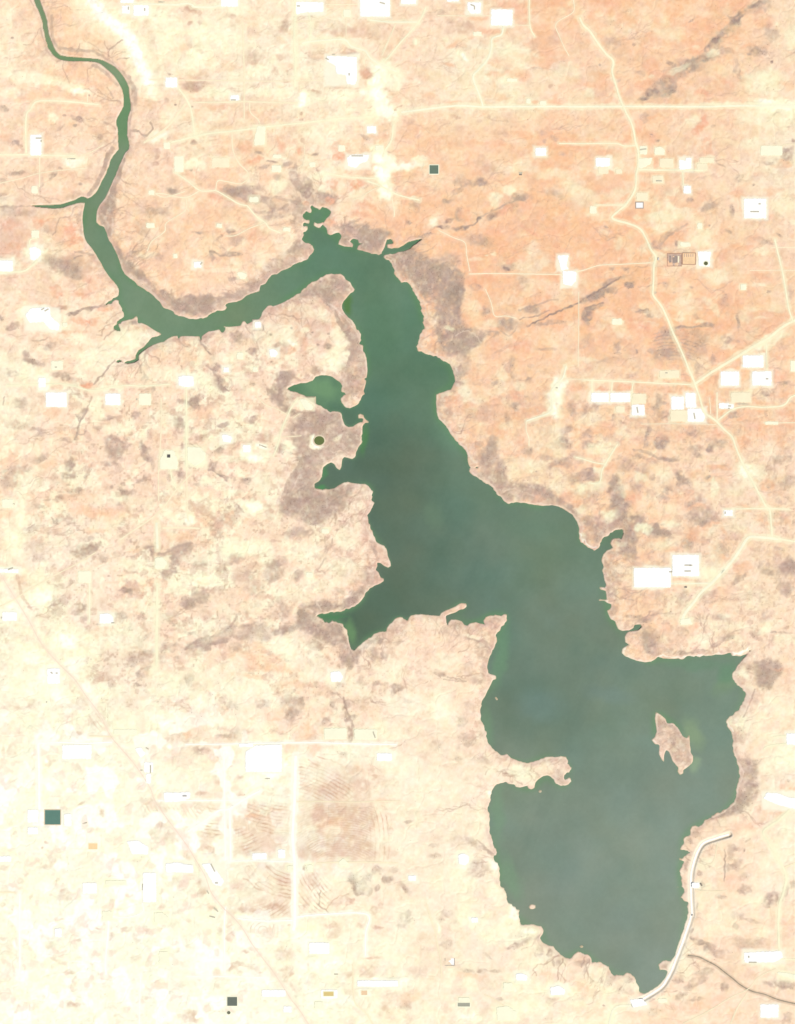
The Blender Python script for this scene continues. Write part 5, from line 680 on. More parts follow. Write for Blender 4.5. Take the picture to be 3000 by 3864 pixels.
MAT = dict(
    soil=mat('desert_soil', attr='soil', scale=.012, var=.03, rough=1, spec=0),
    water=mat('reservoir_water', attr='tint', rough=.35, spec=.25, scale=.004, var=.035, bump=.15, bscale=.03),
    chalk=mat('chalk_road', alb((255, 255, 246), 1.06), scale=.006, var=.04),
    dirt=mat('caliche_road', alb((255, 252, 222)), scale=.006, var=.05),
    dirt2=mat('graded_dirt_road', alb((255, 250, 214)), scale=.006, var=.05),
    track=mat('dirt_track', alb((255, 242, 206)), scale=.006, var=.06),
    asphalt=mat('worn_asphalt', alb((251, 224, 203)), scale=.006, var=.05),
    padw=mat('white_caliche', alb((255, 255, 252), 1.06), scale=.012, var=.05),
    padc=mat('cream_caliche', alb((255, 253, 224)), scale=.008, var=.035),
    padp=mat('faded_caliche', alb((255, 244, 210)), scale=.008, var=.05),
    tank=mat('tank_steel', alb((214, 206, 184)), rough=.6, spec=.3, scale=.5, var=.1),
    tankroof=mat('tank_roof', alb((216, 208, 186)), rough=.6, spec=.3, scale=.5, var=.1),
    wall=mat('steel_berm', alb((236, 228, 206)), scale=.3, var=.1),
    berm=mat('pond_berm', alb((232, 214, 186)), scale=.03, var=.08),
    liner=mat('dark_liner', alb((214, 208, 186)), scale=.05, var=.1, rough=.8),
    roof=mat('metal_roof', alb((214, 208, 200)), rough=.5, spec=.3, scale=.2, var=.05),
    shedwall=mat('shed_wall', alb((190, 176, 160)), scale=.2, var=.06),
    rock=mat('dam_gravel', alb((255, 244, 226)), scale=.03, var=.08),
    riprap=mat('riprap', alb((240, 222, 200)), scale=.05, var=.12),
    scrub=mat('salt_cedar', alb((150, 124, 110)), scale=.01, var=.2),
)
def pondmat(name, c): 
    MAT[name] = mat(name, alb(c), rough=.35, spec=.25, scale=.02, var=.05)

def mesh(name, V, F, m, parent=None, loc=None):
    me = bpy.data.meshes.new(name); me.from_pydata([tuple(map(float, v)) for v in V], [], F); me.update()
    o = bpy.data.objects.new(name, me); COL.objects.link(o)
    if m: me.materials.append(MAT[m] if isinstance(m, str) else m)
    if parent: o.parent = parent
    if loc is not None: o.location = loc
    return o
def bigmesh(name, co, quads, m, attr=None, vals=None):
    me = bpy.data.meshes.new(name); nv = len(co); nf = len(quads)
    me.vertices.add(nv); me.vertices.foreach_set('co', co.astype(np.float32).ravel())
    me.loops.add(nf*4); me.loops.foreach_set('vertex_index', quads.astype(np.int32).ravel())
    me.polygons.add(nf); me.polygons.foreach_set('loop_start', np.arange(nf, dtype=np.int32)*4)
    me.update(calc_edges=True)
    me.polygons.foreach_set('use_smooth', np.ones(nf, bool))
    if attr:
        a = me.color_attributes.new(attr, 'FLOAT_COLOR', 'POINT')
        v = np.ones((nv, 4), np.float32); v[:, :3] = vals; a.data.foreach_set('color', v.ravel())
    me.materials.append(MAT[m]); o = bpy.data.objects.new(name, me); COL.objects.link(o); return o
def tag(o, label=None, cat=None, group=None, kind=None):
    if label: o['label'] = label
    if cat: o['category'] = cat
    if group: o['group'] = group
    if kind: o['kind'] = kind
    return o
def empty(name, loc, rz=0):
    o = bpy.data.objects.new(name, None); COL.objects.link(o); o.location = loc; o.rotation_euler = (0, 0, rz); o.empty_display_size = 20; return o
def box(V, F, x, y, z, sx, sy, sz, rz=0):
    c, s = math.cos(rz), math.sin(rz); b = len(V)
    for dz in (0, sz):
        for dx, dy in ((-.5, -.5), (.5, -.5), (.5, .5), (-.5, .5)):
            u, v = dx*sx, dy*sy; V.append((x+u*c-v*s, y+u*s+v*c, z+dz))
    F += [[b+4, b+5, b+6, b+7], [b+3, b+2, b+1, b]]+[[b+i, b+(i+1) % 4, b+4+(i+1) % 4, b+4+i] for i in range(4)]

# ------------------------------------------------------------------ human marks: roads, pads
ROADS = """
dirt 15 main east west gravel road|C 240,902 480,872 700,848 900,858 1200,855 1696,855 D 300,855 600,855 960,856 1200,850 1696,850 1830,850
dirt2 13|A -120,1240 240,1240 400,1245 600,1247
dirt2 13|A 212,1225 208,1050 215,920 245,880 300,815 450,810 620,820 700,830 790,838
track 9|A 320,1255 318,1500
track 9|A 700,750 702,825
dirt 16|A 1060,42 1180,36 1400,42 1500,32 1550,50 B 60,58 200,62 290,45
track 7|A 1200,640 1330,640 1400,645 B 0,643 400,648 700,652 1100,645
dirt2 13|A 1430,710 1490,790 1530,880 1548,1000 1556,1092
dirt2 13|A 1370,1140 1480,1115 1560,1092 B 240,1065 400,1050 580,1025 800,1000 960,985 1100,965 1200,955 1400,940 1500,930
track 18|A 1150,1145 1240,1095 1310,1045 1370,985 1430,905 1490,830
track 7|A -120,1495 170,1430 300,1392 460,1368 700,1345
dirt2 9|A 1400,1380 1500,1450 1600,1525 1696,1530 B 250,1530 330,1575 420,1630 500,1650 F 500,170 570,250 640,300 675,345 760,380
track 9|A 1600,1528 1500,1580 1400,1575 1320,1555 1240,1548
track 7|A 660,1245 740,1215 830,1160
track 14|B 60,822 330,820 450,815 610,820 900,828
dirt2 18|B 870,-60 880,100 872,300 880,500 876,700
track 11|B 458,180 465,400 470,560 470,750 470,960
track 11|B 515,820 520,900 580,960 600,1010
track 9|B 372,1060 380,1200 430,1310 500,1380 500,1430 440,1472 330,1455 260,1450 242,1528
dirt2 11|B 985,108 1003,200 990,335
dirt 14|B 930,352 1000,335 1130,325 1272,320 1320,370 1380,390 1440,412 1480,470 1560,520 1696,580
track 6|B 1285,145 1285,312
track 7|B 860,182 1000,170 1100,140 1250,62
track 9|B 1120,38 1250,40 1380,38
dirt 11|B 1470,162 1600,178 C 180,180 370,180
track 9|B 1680,200 1640,290 1600,390 1570,450
dirt2 13|B 1662,1000 1650,1120 1600,1200 1580,1260
dirt2 9|B 1110,1382 1200,1402 1330,1420 1540,1432
dirt2 11|B 1450,1450 1560,1490 1696,1560 C 390,1605
track 7|B 1560,1492 1480,1530 1400,1580 1340,1600
track 9|B 1650,1585 1670,1690 1668,1740
track 6|B 950,1160 962,1290 1010,1330
dirt2 12|C 440,60 400,150 330,240 240,340 150,450 100,500
track 7|C 195,195 150,300 90,420
track 7|C 530,128 760,130 960,128
track 6|C 1130,203 1270,205
dirt2 9|C 1265,-60 1270,200 1312,300
dirt 14|C 1060,210 1042,280 970,310 962,390 930,480 860,560 815,620 850,720 880,800 895,855
track 7|C 1620,0 1615,100 1480,190 1510,300 1550,390 1585,450
dirt2 15 long winding ranch road right of the lake|D -30,140 0,200 60,260 120,350 180,430 240,490 232,580 260,680 290,780 318,850 350,920 390,1000 420,1140 440,1220 440,1330 425,1400 420,1500 390,1570 340,1640 300,1675 H 230,257 300,290 350,302 450,345 500,420 540,510 580,570 565,650 560,800 560,880 620,960 670,1060 710,1160 760,1270 800,1360 840,1460 890,1580 L 940,240 970,330 1050,390 1120,460 1190,530 1220,610 1270,730 1330,840 1400,970 1460,1080 1490,1110 1500,1200 1510,1325
dirt2 8|H 100,158 330,158
track 8|G 780,710 1000,706 1400,712 1520,712 1640,690 H 0,680 130,640 300,632 540,620
dirt 20|L 1560,1345 1400,1328 1320,1335 1260,1420 1190,1520 1100,1620 P 1130,100 1040,200 940,290 880,370 815,450 790,515
dirt2 14|L 1510,1328 1600,1350 1696,1365 1800,1390
dirt2 9|L 1130,1105 1300,1102 1480,1100 1650,1105
dirt 8|P 700,217 850,215 1040,212
dirt2 12|H 1530,430 1550,520 1590,680 1620,850 1640,980 1672,1080
dirt2 20|H 1760,1050 1690,1080 1600,1130 1480,1220 1330,1310 1200,1390 1050,1480 940,1555 885,1592
track 5|H 1330,682 1500,680 1696,680
track 6|H 1500,500 1696,495
dirt2 9|H 0,1556 240,1565 400,1572 600,1582 860,1592
dirt2 9|H 1462,1262 1468,1500
track 14|L 1070,170 1072,395
dirt2 11|L 1075,395 1190,310 1300,285 1450,290 1600,275 1660,210 1740,180
track 7|L 1010,210 1020,345
track 5|L 460,425 760,422 1060,428
track 7|L 1440,416 1696,414
dirt2 11|L 70,78 70,178
dirt2 9|L 232,88 226,178
dirt2 10|L 400,92 388,180 392,272
dirt 12|K 1560,-40 1530,60 1450,150 1450,260 1430,330 1300,380 1240,402
track 9|K 1240,402 1240,470 1262,540 1262,600
track 6|G 1660,850 1660,1150 1655,1450
track 7|G 915,830 960,940 990,1045 1080,1045 1165,1065
track 6|G 1540,1548 1640,1550 H 0,1556
track 7|G 540,360 660,420 750,460 765,560 790,690
dirt2 12|D 440,1358 600,1362 800,1362 960,1368
dirt2 9|D 795,1370 800,1490
dirt2 9|C 1500,1150 1696,1152 D 250,1150 330,1170 420,1165
track 7|D 1580,1185 1610,1160 1696,1156
dirt2 10|L 275,585 215,680 180,740 150,800 130,890 60,900
dirt2 8|L 180,745 100,735 0,705 -60,690
dirt2 14|E -120,692 0,690 180,690 250,650 300,600
dirt2 9|E 60,1600 300,1592 520,1590 720,1640 840,1625 1000,1600 1150,1605 1360,1590
dirt2 11|E 245,560 240,450 262,428 300,425
track 8|F 0,50 -160,95 -240,70
track 8|F 6,100 0,200 -150,300 -165,370 -270,450 -305,530
track 8|F 640,300 520,342 400,402 322,405
dirt2 10|J 10,-20 8,200 10,420 12,560
dirt2 12|I 1490,560 1492,430 1490,212
track 10|I 1495,560 1500,900 1510,990
track 9|I 1290,0 1290,280 1270,560 1272,830
dirt2 9|I 1362,575 1380,660 1412,735
track 11|I 1540,600 1410,740 1330,850 1260,930 1150,1010 1060,1070 960,1140
track 8|I 770,1238 590,1345 420,1432 230,1540 100,1625 -120,1720
dirt 20|I 1255,1000 1262,1210
dirt2 20|I 1260,1480 1258,1696 M 1255,150 1256,460
track 14|I 1300,1045 1450,1040 1600,1048
dirt 9|I 720,1410 718,1696 M 715,105
dirt 22|M 308,1070 315,1300 318,1600
dirt 14|M 305,1068 500,1062 700,1068 900,1058
track 9|M 715,1010 900,1015
dirt2 10|R -220,362 0,360 300,357 465,352
dirt2 12|R 308,-40 312,400 320,840
dirt 16|R 355,430 360,640 362,845
dirt 18|R 20,610 60,580 150,525 270,440 350,425 470,350 600,280
dirt2 28|R 880,0 872,370 858,640 872,860 876,1300 862,1400
track 7|R 890,370 1100,368 1300,372 1500,368 1720,362
dirt2 9|R 355,842 600,840 862,850
track 9|R 1050,858 1250,850 1500,852 1700,860
dirt 11|N 500,1492 700,1490 860,1488 1100,1488 1320,1495 1540,1500 1690,1502
dirt2 9|N 0,1500 200,1500 480,1495
dirt2 13|R 885,1290 1100,1268 1450,1268 1440,1420 1438,1600
dirt2 13|R 420,1302 650,1320 860,1315
track 8|V 230,730 268,860 300,950 322,1080 345,1180 350,1330
track 7|V 690,1455 780,1500 860,1555
dirt2 10|J 895,225 850,290 820,350 770,470 750,540 730,620 700,685
track 7|J 820,350 720,300 640,270 560,190
track 6|J 920,335 860,380
track 6|J 930,518 850,525 775,528
dirt2 18|T 1650,540 1560,625 1440,712 1480,800 1550,930 1600,1010 1622,1100 1600,1200 1570,1300 1560,1450 1565,1600 1570,1696 W 1575,1180
track 10|T 1605,1000 1700,960
dirt2 10|W 1580,1172 1640,1175 1720,1176
track 8|W 1540,1250 1400,1320 1340,1395 1290,1430 1180,1480 1000,1590 800,1690
track 10|W 1315,1440 1235,1560 1170,1710
dirt 16|W 205,1710 235,1590 290,1550 380,1545 450,1520
dirt2 8|P 1740,1420 1600,1432 1520,1442
dirt2 10|P 1440,1540 1480,1515 1600,1498 1740,1492
track 8|T 1075,800 1042,950 970,985
track 7|T 900,1180 1000,1190 1150,1185
dirt2 12|U 310,-200 312,130
dirt 12|U 320,760 312,960 318,1300
dirt2 9|U 10,1312 400,1312 640,1320
track 8|U 1340,1210 1350,1500 1440,1600 1500,1696
dirt2 16|Q 160,650 158,900 160,1190 150,1300
dirt2 18|Q 858,800 870,880 858,1060 845,1190 850,1300
dirt2 10|Q 870,830 1010,840 1140,800 1140,720
dirt2 10|Q 1128,1300 1120,1500 1118,1696
track 9|Q 0,640 130,640
"""
road_list = []
for ln in ROADS.strip().splitlines():
    hd, path = ln.split('|'); h = hd.split(' ', 2)
    road_list.append((h[0], float(h[1])/ZF, smooth(pts(path), 6)))
road_list.append(('asphalt', 4.5/ZF, smooth(pts('I -140,1130 0,1400 M 40,-230 120,-100 240,100 340,280 480,440 600,560 690,690 800,840 880,1000 960,1100 1080,1240 1200,1420 1260,1560 R 0,700 80,830 160,965 200,1080 262,1170 310,1225 400,1310 470,1400 530,1500 620,1620 U 700,1270 780,1390 850,1500 900,1560 990,1700'), 5)))
HALO = {'chalk': ('w', 2.2, .6), 'dirt': ('y', 2.3, .55), 'dirt2': ('y', 2.2, .45), 'track': ('p', 2.0, .35), 'asphalt': ((252, 231, 212), 6, .4)}
RM = np.zeros((NY, NX), np.float32)
road_list = [('chalk' if (k in ('dirt', 'dirt2') and p[:, 1].mean() > 2600 and p[:, 0].mean() < 1500) or (k == 'track' and p[:, 1].mean() > 3400 and p[:, 0].mean() < 1300) else k, w, p) for k, w, p in road_list]
road_list = [(k, w*(.8 if k == 'chalk' else 1), p) for k, w, p in road_list]
for k, w, p in road_list:
    t, f, st = HALO[k]; do_line(p, t, w*f+3, st, soft=5, jit=3)
    s, m = linemask(p, w+16, 0, 6)
    if s is not None: RM[s] = np.maximum(RM[s], m)
HT = HT*(1-RM*(near > .6))+HS*RM*(near > .6)

# gravel pads: sheet letter, tone, rectangle or outline, optional angle
PADS = """
A w 965,-40,1070,26|A w 978,50,1040,112|A w 1070,45,1190,128|A w 245,1080,332,1245|A w 1325,622,1418,700|A c 1312,1142,1362,1192|A c 1397,1252,1470,1378|A c 255,1492,303,1548|A c 1190,1526,1235,1560
B w 285,-30,420,55|B w 885,18;1105,22;1103,95;960,102;885,118|B w 1397,-40,1635,135|B c 1265,80,1320,138|B w 1130,450;1370,458;1372,640;1355,680;1290,675;1282,604;1210,595;1200,530;1130,492|B w 362,765,430,805|B c 575,1012;640,1015;632,1160;550,1165;555,1110|B w 1290,1262;1330,1240;1470,1240;1455,1290;1390,1312;1370,1345;1300,1330|B c 702,1240,765,1266|B c 690,1325,765,1378|B c 992,1300,1040,1338|B c 1222,1165,1275,1213|B c 1520,1165,1585,1208|B p 215,1268,350,1340|B c 512,1578,583,1618|B w 1452,1012,1525,1070|B c 540,755,0,0
C w 770,20;880,22;876,108;800,112;772,80|C w 960,78,1130,205|C w 605,-30,700,14|C w 240,-30,360,35|C w 1315,1185,1400,1248|C c 1085,632,1168,656|C c 1242,792,1275,828|C c 1350,812,1400,845|C c 818,258,884,288
G w 1490,562;1580,560;1560,640;1580,670;1520,680|G w 1530,685;1640,690;1640,760;1600,805;1535,790
D w 100,1265;215,1265;210,1332;150,1340;100,1330|D p 122,1335,200,1390|D c 452,1170,510,1236|D c 572,1182;620,1175;652,1200;650,1240;572,1238|D c 446,1268;555,1265;540,1310;470,1350;446,1345|D p 612,1272,720,1340|D w 768,1278;820,1290;822,1265;865,1265;862,1350;768,1362|D p 930,1265,1042,1305|D p 910,1312,988,1362|D p 555,1408,640,1465|D w 802,1488,860,1550|D p 425,1545,515,1605|D c 54,1652,105,1710|D c 1418,1170,1590,1245|D p 262,1356,308,1390|D p 600,1500,600,0
H w 1285,108,1462,265|H c 912,302,950,350|H c 772,455;850,458;862,488;780,490|H w 915,530;1020,530;1010,650;925,645|H c 1256,792,1302,836|H c 230,1066,308,1114|H w 1275,1360,1440,1456|H w 1100,1488,1245,1600|H w 1350,1488,1505,1600|H c 1655,1402,1730,1490|H p 612,1480,765,1540
L w 65,176,203,248|L w 216,176,375,248|L p 395,182,500,262|L w 390,270,490,355|L p 262,282,328,328|L w 705,205,805,308|L w 815,176;895,176;905,292;820,292|L w 835,300;940,300;975,365;960,405;835,405|L p 698,315,830,402|L w 1086,256,1200,300|L p 1182,172,1338,250|L c 1455,406,1558,428|L w 1125,1112,1195,1158|L w 712,1470,925,1640
P w 405,90,700,245|P w 1625,1412,1730,1502|P c 772,505;850,490;875,540;780,545|P p 40,245,0,0
T w 1440,450;1468,402;1560,408;1640,440;1760,462;1760,535;1640,522;1560,500|T w 870,1122,928,1164
W w 1285,1122;1580,1108;1600,1160;1520,1200;1290,1200|W w 1415,1535,1560,1640|W c 1555,1275;1740,1300;1740,1345;1560,1300|W w 372,1500;470,1490;515,1540;400,1562|W c 598,1490,670,1522
M w 22,20,138,88|M w 800,35;870,30;908,60;905,110;800,108|M w 500,1082;735,1080;730,1195;640,1190;500,1195|M w 1080,1112;1130,1100;1165,1155;1125,1185|M w 1155,1220,1225,1300|M w 1172,1312,1208,1388|M w 1312,1462;1520,1462;1518,1508;1420,1535;1315,1535|M c 910,958,1098,998|M w 222,1600,308,1700|M w 380,470,480,590|M c 190,620,0,0
I w 370,-40,535,75|I w 845,-30,965,60|I c 1112,-30,1210,60|I c 1282,500;1320,420;1390,425;1422,500;1420,572;1282,570|I c 1500,395;1600,400;1650,450;1620,510;1560,550;1500,500|I c 20,815,108,880|I w -80,1372,150,1400|I c 628,1388,728,1480|I c 1242,1285;1300,1275;1340,1320;1310,1368;1245,1370
E c 255,362,315,420|E w 235,500;280,490;330,520;330,555;280,600;248,595|E w -60,602,105,690|E w 205,1040;250,985;400,975;410,1050;480,1110;470,1160;400,1150;350,1090;240,1100|E c 505,1097,540,1133|E c 412,1405,505,1475|E w 310,1540,368,1615|E c 1172,302,1238,340|E c 1388,548,1420,582|E w 1428,1530;1480,1520;1550,1530;1550,1605;1490,1612;1430,1600|E c 248,14,304,56|E w 1552,612,1612,658
F c 512,88,583,138|F c 250,308,293,338|F w 555,1092,603,1138|F w 670,1312;710,1310;740,1340;720,1372;680,1370|F c 412,1338,463,1388|F w 305,1455,348,1495|F c 412,702;440,692;492,712;480,745;440,750|F c 782,338,840,368|F c 540,1452,578,1490
J c 910,225;960,225;1022,280;1010,312;960,310|J w 292,512;330,508;372,530;360,572;300,565|J w 460,592,520,648|J c 965,1612,1018,1650|J c 1092,1262,1146,1298
N w 1160,925;1230,915;1262,960;1240,1000;1165,1000|N c 1110,1372,1288,1458|N c 1350,1380,1530,1460|N w 1530,1572,1650,1632|N w 482,1560;560,1510;770,1500;770,1720;480,1720|N w 430,1495,540,1520
R w 535,780,650,830|R w 742,750,798,818|R w 130,870;200,860;310,1000;285,1045;230,1030|R w -30,875,62,935|R c 1225,850;1265,820;1300,855;1290,880;1230,880|R c 972,872,1018,928|R w -40,292,38,338
U w 612,1418,800,1470|U w 785,1548,848,1598|U w 990,1042,1150,1130|U c 1032,1512,1100,1566|U w 1375,1345,1700,1392|U w 1085,1418,1215,1486|U c 815,425,862,468
S w 485,900;530,888;570,910;568,960;540,985;490,970|S w 85,1065,148,1108
V w 590,842,642,880|V w 945,1292;990,1285;1040,1310;1030,1345;950,1340|V c 845,1362,918,1428|V w 1220,1400;1290,1385;1340,1420;1330,1458;1225,1460|V c 485,1482,578,1514|V c 790,1560;880,1548;955,1600;940,1660;800,1665
Q w -40,350,90,394|Q w 515,14,573,110|Q w 1015,235;1100,225;1190,280;1185,335;1060,335|Q w 1325,412;1420,400;1540,430;1535,478;1330,480|Q w 1145,485,1250,718|Q w 662,565,775,648|Q c 845,545,1010,580|Q c 1232,805;1300,800;1350,840;1345,890;1240,880|Q c 820,790,900,868|Q w 442,928,494,998|Q c 1275,1112,1345,1208|Q w 225,120,305,175
"""
pad_list = []
for ln in PADS.strip().splitlines():
    for it in ln.split('|'):
        t, tone, sh = it.split()
        if ';' in sh: q = np.array([list(map(float, c.split(','))) for c in sh.split(';')])
        else:
            a = list(map(float, sh.split(',')))
            if a[2] <= a[0] or a[3] <= a[1]: continue
            q = np.array([[a[0], a[1]], [a[2], a[1]], [a[2], a[3]], [a[0], a[3]]])
        ox, oy = TILE[t]; pad_list.append((tone, q/ZF+np.array([ox, oy])))
keep = []
for k_, q_ in pad_list:
    if all(np.hypot(*(q_.mean(0)-b.mean(0))) > 14 for _, b in keep): keep.append((k_, q_))
pad_list = keep
PADH = []
for i, (tone, q) in enumerate(pad_list):
    x0, y0 = q.min(0); x1, y1 = q.max(0); R = 24; s = win(x0-R, y0-R, x1+R, y1+R)
    cx, cy = q.mean(0); h = float(np.mean(hsample(*q.T))) if s else 0
    if s:
        X = PX[s]; Y = PY[s]; d = np.maximum(np.maximum(x0-X, X-x1), np.maximum(y0-Y, Y-y1))
        m = 1-sstep(5, 14, d); HT[s] = HT[s]*(1-m)+h*m
        m2 = (1-sstep(-1, 13 if tone == 'w' else 9, d+WX[s]*5+WX2[s]*2))*(.85 if tone == 'w' else .55)
        SOIL[s] += (np.array((255, 252, 228) if tone == 'w' else PAL['y'], np.float32)-SOIL[s])*m2[..., None]
        SCRUB[s] *= 1-m
    PADH.append(h)
# ------------------------------------------------------------------ ponds flatten their ground first
POND = [ # name, shape, centre/size (sheet px), water tone, rim tone, rim width, label
 ('pond', 'round', 'J 1070,557', (41, 36), (104, 118, 66), 'berm', 8, 'round olive green pond in the brushy flat left of the lake'),
 ('pond', 'rect', 'C 503,1359', (36, 35), (112, 130, 112), None, 3, 'square grey green pond among the orange soils above the lake'),
 ('pond', 'rect', 'Q 423,40', (62, 58), (96, 134, 120), 'berm', 5, 'large square teal pond on the pale flats at lower left'),
 ('pond', 'rect', 'U 375,1510', (40, 36), (106, 114, 102), None, 4, 'square dark grey pond near the bottom edge, left'),
 ('pond', 'round', 'U 347,1600', (15, 14), (112, 112, 92), None, 3, 'tiny round dark pond under the square dark grey pond'),
 ('pond', 'rect', 'I 1351,468', (14, 14), (92, 90, 88), None, 2, 'tiny black square pond on the cream house shaped pad'),
 ('pond', 'round', 'H 980,625', (17, 16), (100, 100, 66), None, 3, 'small round dark pond on the white pad right of the winding road'),
 ('pond', 'rect', 'U 1145,1450', (40, 17), (224, 200, 130), None, 4, 'oblong yellow pond on a white pad at the bottom edge'),
 ('pond', 'rect', 'V 530,1538', (49, 15), (164, 164, 146), None, 3, 'flat oblong grey pond near the bottom edge below the lake'),
 ('pond', 'rect', 'Q 745,272', (36, 24), (254, 222, 170), None, 3, 'small oblong orange pond on the white lower left flats'),
 ('pond', 'rect', 'U 1430,1442', (24, 18), (240, 206, 166), None, 3, 'small tan pond right of the oblong yellow pond'),
]
for nm, sh, c, (rx, ry), wt, bt, bw, lab in POND:
    cx, cy = pts(c)[0]; R = max(rx, ry)/ZF+bw+8; s = win(cx-R, cy-R, cx+R, cy+R); h = float(hsample(cx, cy))
    d = np.maximum(np.abs(PX[s]-cx)-rx/ZF, np.abs(PY[s]-cy)-ry/ZF); m = 1-sstep(4, 12, d)
    HT[s] = HT[s]*(1-m)+h*m; SCRUB[s] *= 1-(1-sstep(0, 8, d))
# dam and outlet channel
DAM = smooth(pts('T 1168,738 1060,770 975,802 930,850 890,950 866,1060 863,1200 872,1380 W 868,820 845,900 808,1010 770,1110 735,1200 700,1285 640,1385 570,1440 460,1505 400,1535'), 6)
CHAN = smooth(pts('W 836,1145 880,1150 930,1160 990,1190 1060,1225 1120,1270 1190,1325 1250,1375 1310,1412 1370,1437 1450,1455 1530,1488 1600,1510 1720,1535'), 6)
s, m = linemask(DAM, 16, 0, 4); lm = m*(near[s] > .5); HT[s] = HT[s]*(1-lm)+np.maximum(HT[s]*0+2.0, .2)*lm
do_line(DAM, (255, 244, 222), 26, .75, soft=9, jit=4)
s, m = linemask(CHAN, 9, 0, 5); HT[s] -= 6*m; do_line(CHAN, (214, 186, 160), 13, .6, soft=4, jit=1)

# ------------------------------------------------------------------ ground sheet: islands are sheets of their own
def world_xy(x, y): return (x-CXP)*M_PX, (CYP-y)*M_PX
ex = np.concatenate([[-30000, -9000, -2500, -600], gx, [3600, 5500, 12000, 33000]])
ey = np.concatenate([[-30000, -9000, -2500, -600], gy, [4460, 6300, 12800, 34000]])
pad4 = lambda a: np.pad(a, ((4, 4), (4, 4))+((0, 0),)*(a.ndim-2), mode='edge')
mgn = np.minimum(np.minimum(PX+MARG, 3000+MARG-PX), np.minimum(PY+MARG, 3864+MARG-PY)); mixin(sstep(38, 8, mgn), (253, 226, 192)); HT = HT*(1-sstep(38, 8, mgn))+3*sstep(38, 8, mgn)
He = pad4(HT); Ce = pad4(np.clip(s2l(SOIL)/GAIN, 0, .8).astype(np.float32))
for k in range(4):                       # the river valley does not run on as a trench outside the survey
    pass
edge = np.ones_like(He, bool); edge[4:-4, 4:-4] = False; He[edge] = np.maximum(He[edge], 3)
Ce[edge] = s2l((253, 228, 194))/GAIN
EX, EY = np.meshgrid(ex, ey); n_x, n_y = len(ex), len(ey)
WXm, WYm = world_xy(EX, EY)
co = np.stack([WXm, WYm, He], -1).reshape(-1, 3)
idx = np.arange(n_x*n_y).reshape(n_y, n_x)
quads = np.stack([idx[1:, :-1], idx[1:, 1:], idx[:-1, 1:], idx[:-1, :-1]], -1)
owner = np.zeros((n_y-1, n_x-1), np.int8)
mx = (EX[:-1, :-1]+EX[1:, 1:])/2; my = (EY[:-1, :-1]+EY[1:, 1:])/2
for k, (nm, lab, p) in enumerate(ISL):
    r = pad4(blur(raster(p), 1, 1))[:-1, :-1] > .02
    owner[r] = k+1
def sub(mask):
    q = quads[mask].reshape(-1, 4); u, inv = np.unique(q, return_inverse=True)
    return u, inv.reshape(-1, 4)
def sheet(name, mask, m, attr, C, Z=None):
    u, q = sub(mask); c = co[u].copy()
    if Z is not None: c[:, 2] = Z
    return bigmesh(name, c, q, m, attr, C.reshape(-1, 3)[u])
tag(sheet('ground', owner == 0, 'soil', 'soil', Ce), kind='structure')
for k, (nm, lab, p) in enumerate(ISL):
    tag(sheet(nm, owner == k+1, 'soil', 'soil', Ce), lab, 'island', kind='structure')
# water: only where there is a lake bed
WT = basegrid(WBASE, WTONE).astype(np.float32)
wf = sstep(0, .5, blur(1-land, 6, 2))
WT += (7*fbm(300, 81, 3)+4*fbm(90, 82, 3))[..., None]*np.array([1.0, .8, .9], np.float32)+(4*fbm(160, 84, 3))[..., None]*np.array([.8, 0, -.6], np.float32)+(3.5*fbm(220, 85, 4))[..., None]*np.array([-.5, .3, .3], np.float32)
sk = warp(fbm(60, 86, 2), WX*0+(PY-1900)*.0, 0); xs_ = np.clip(((PX*.93+PY*.37)/22+MARG).astype(int), 0, NX-1); lane = np.random.default_rng(9).random(NX).astype(np.float32); lane = np.convolve(lane, [.25, .5, .25], 'same'); WT += ((lane[xs_]-.5)*7*np.clip(fbm(240, 87, 2)+.3, 0, 1))[..., None]*np.array([1, .9, .7], np.float32)
shal = sstep(.02, .40, blur(land, 7))                       # algae green shallows along the margins
gm = np.clip(fbm(170, 83, 3)*1.2+.45, 0, 1)
WT += (np.array((104, 148, 98), np.float32)-WT)*(shal*gm*.55)[..., None]
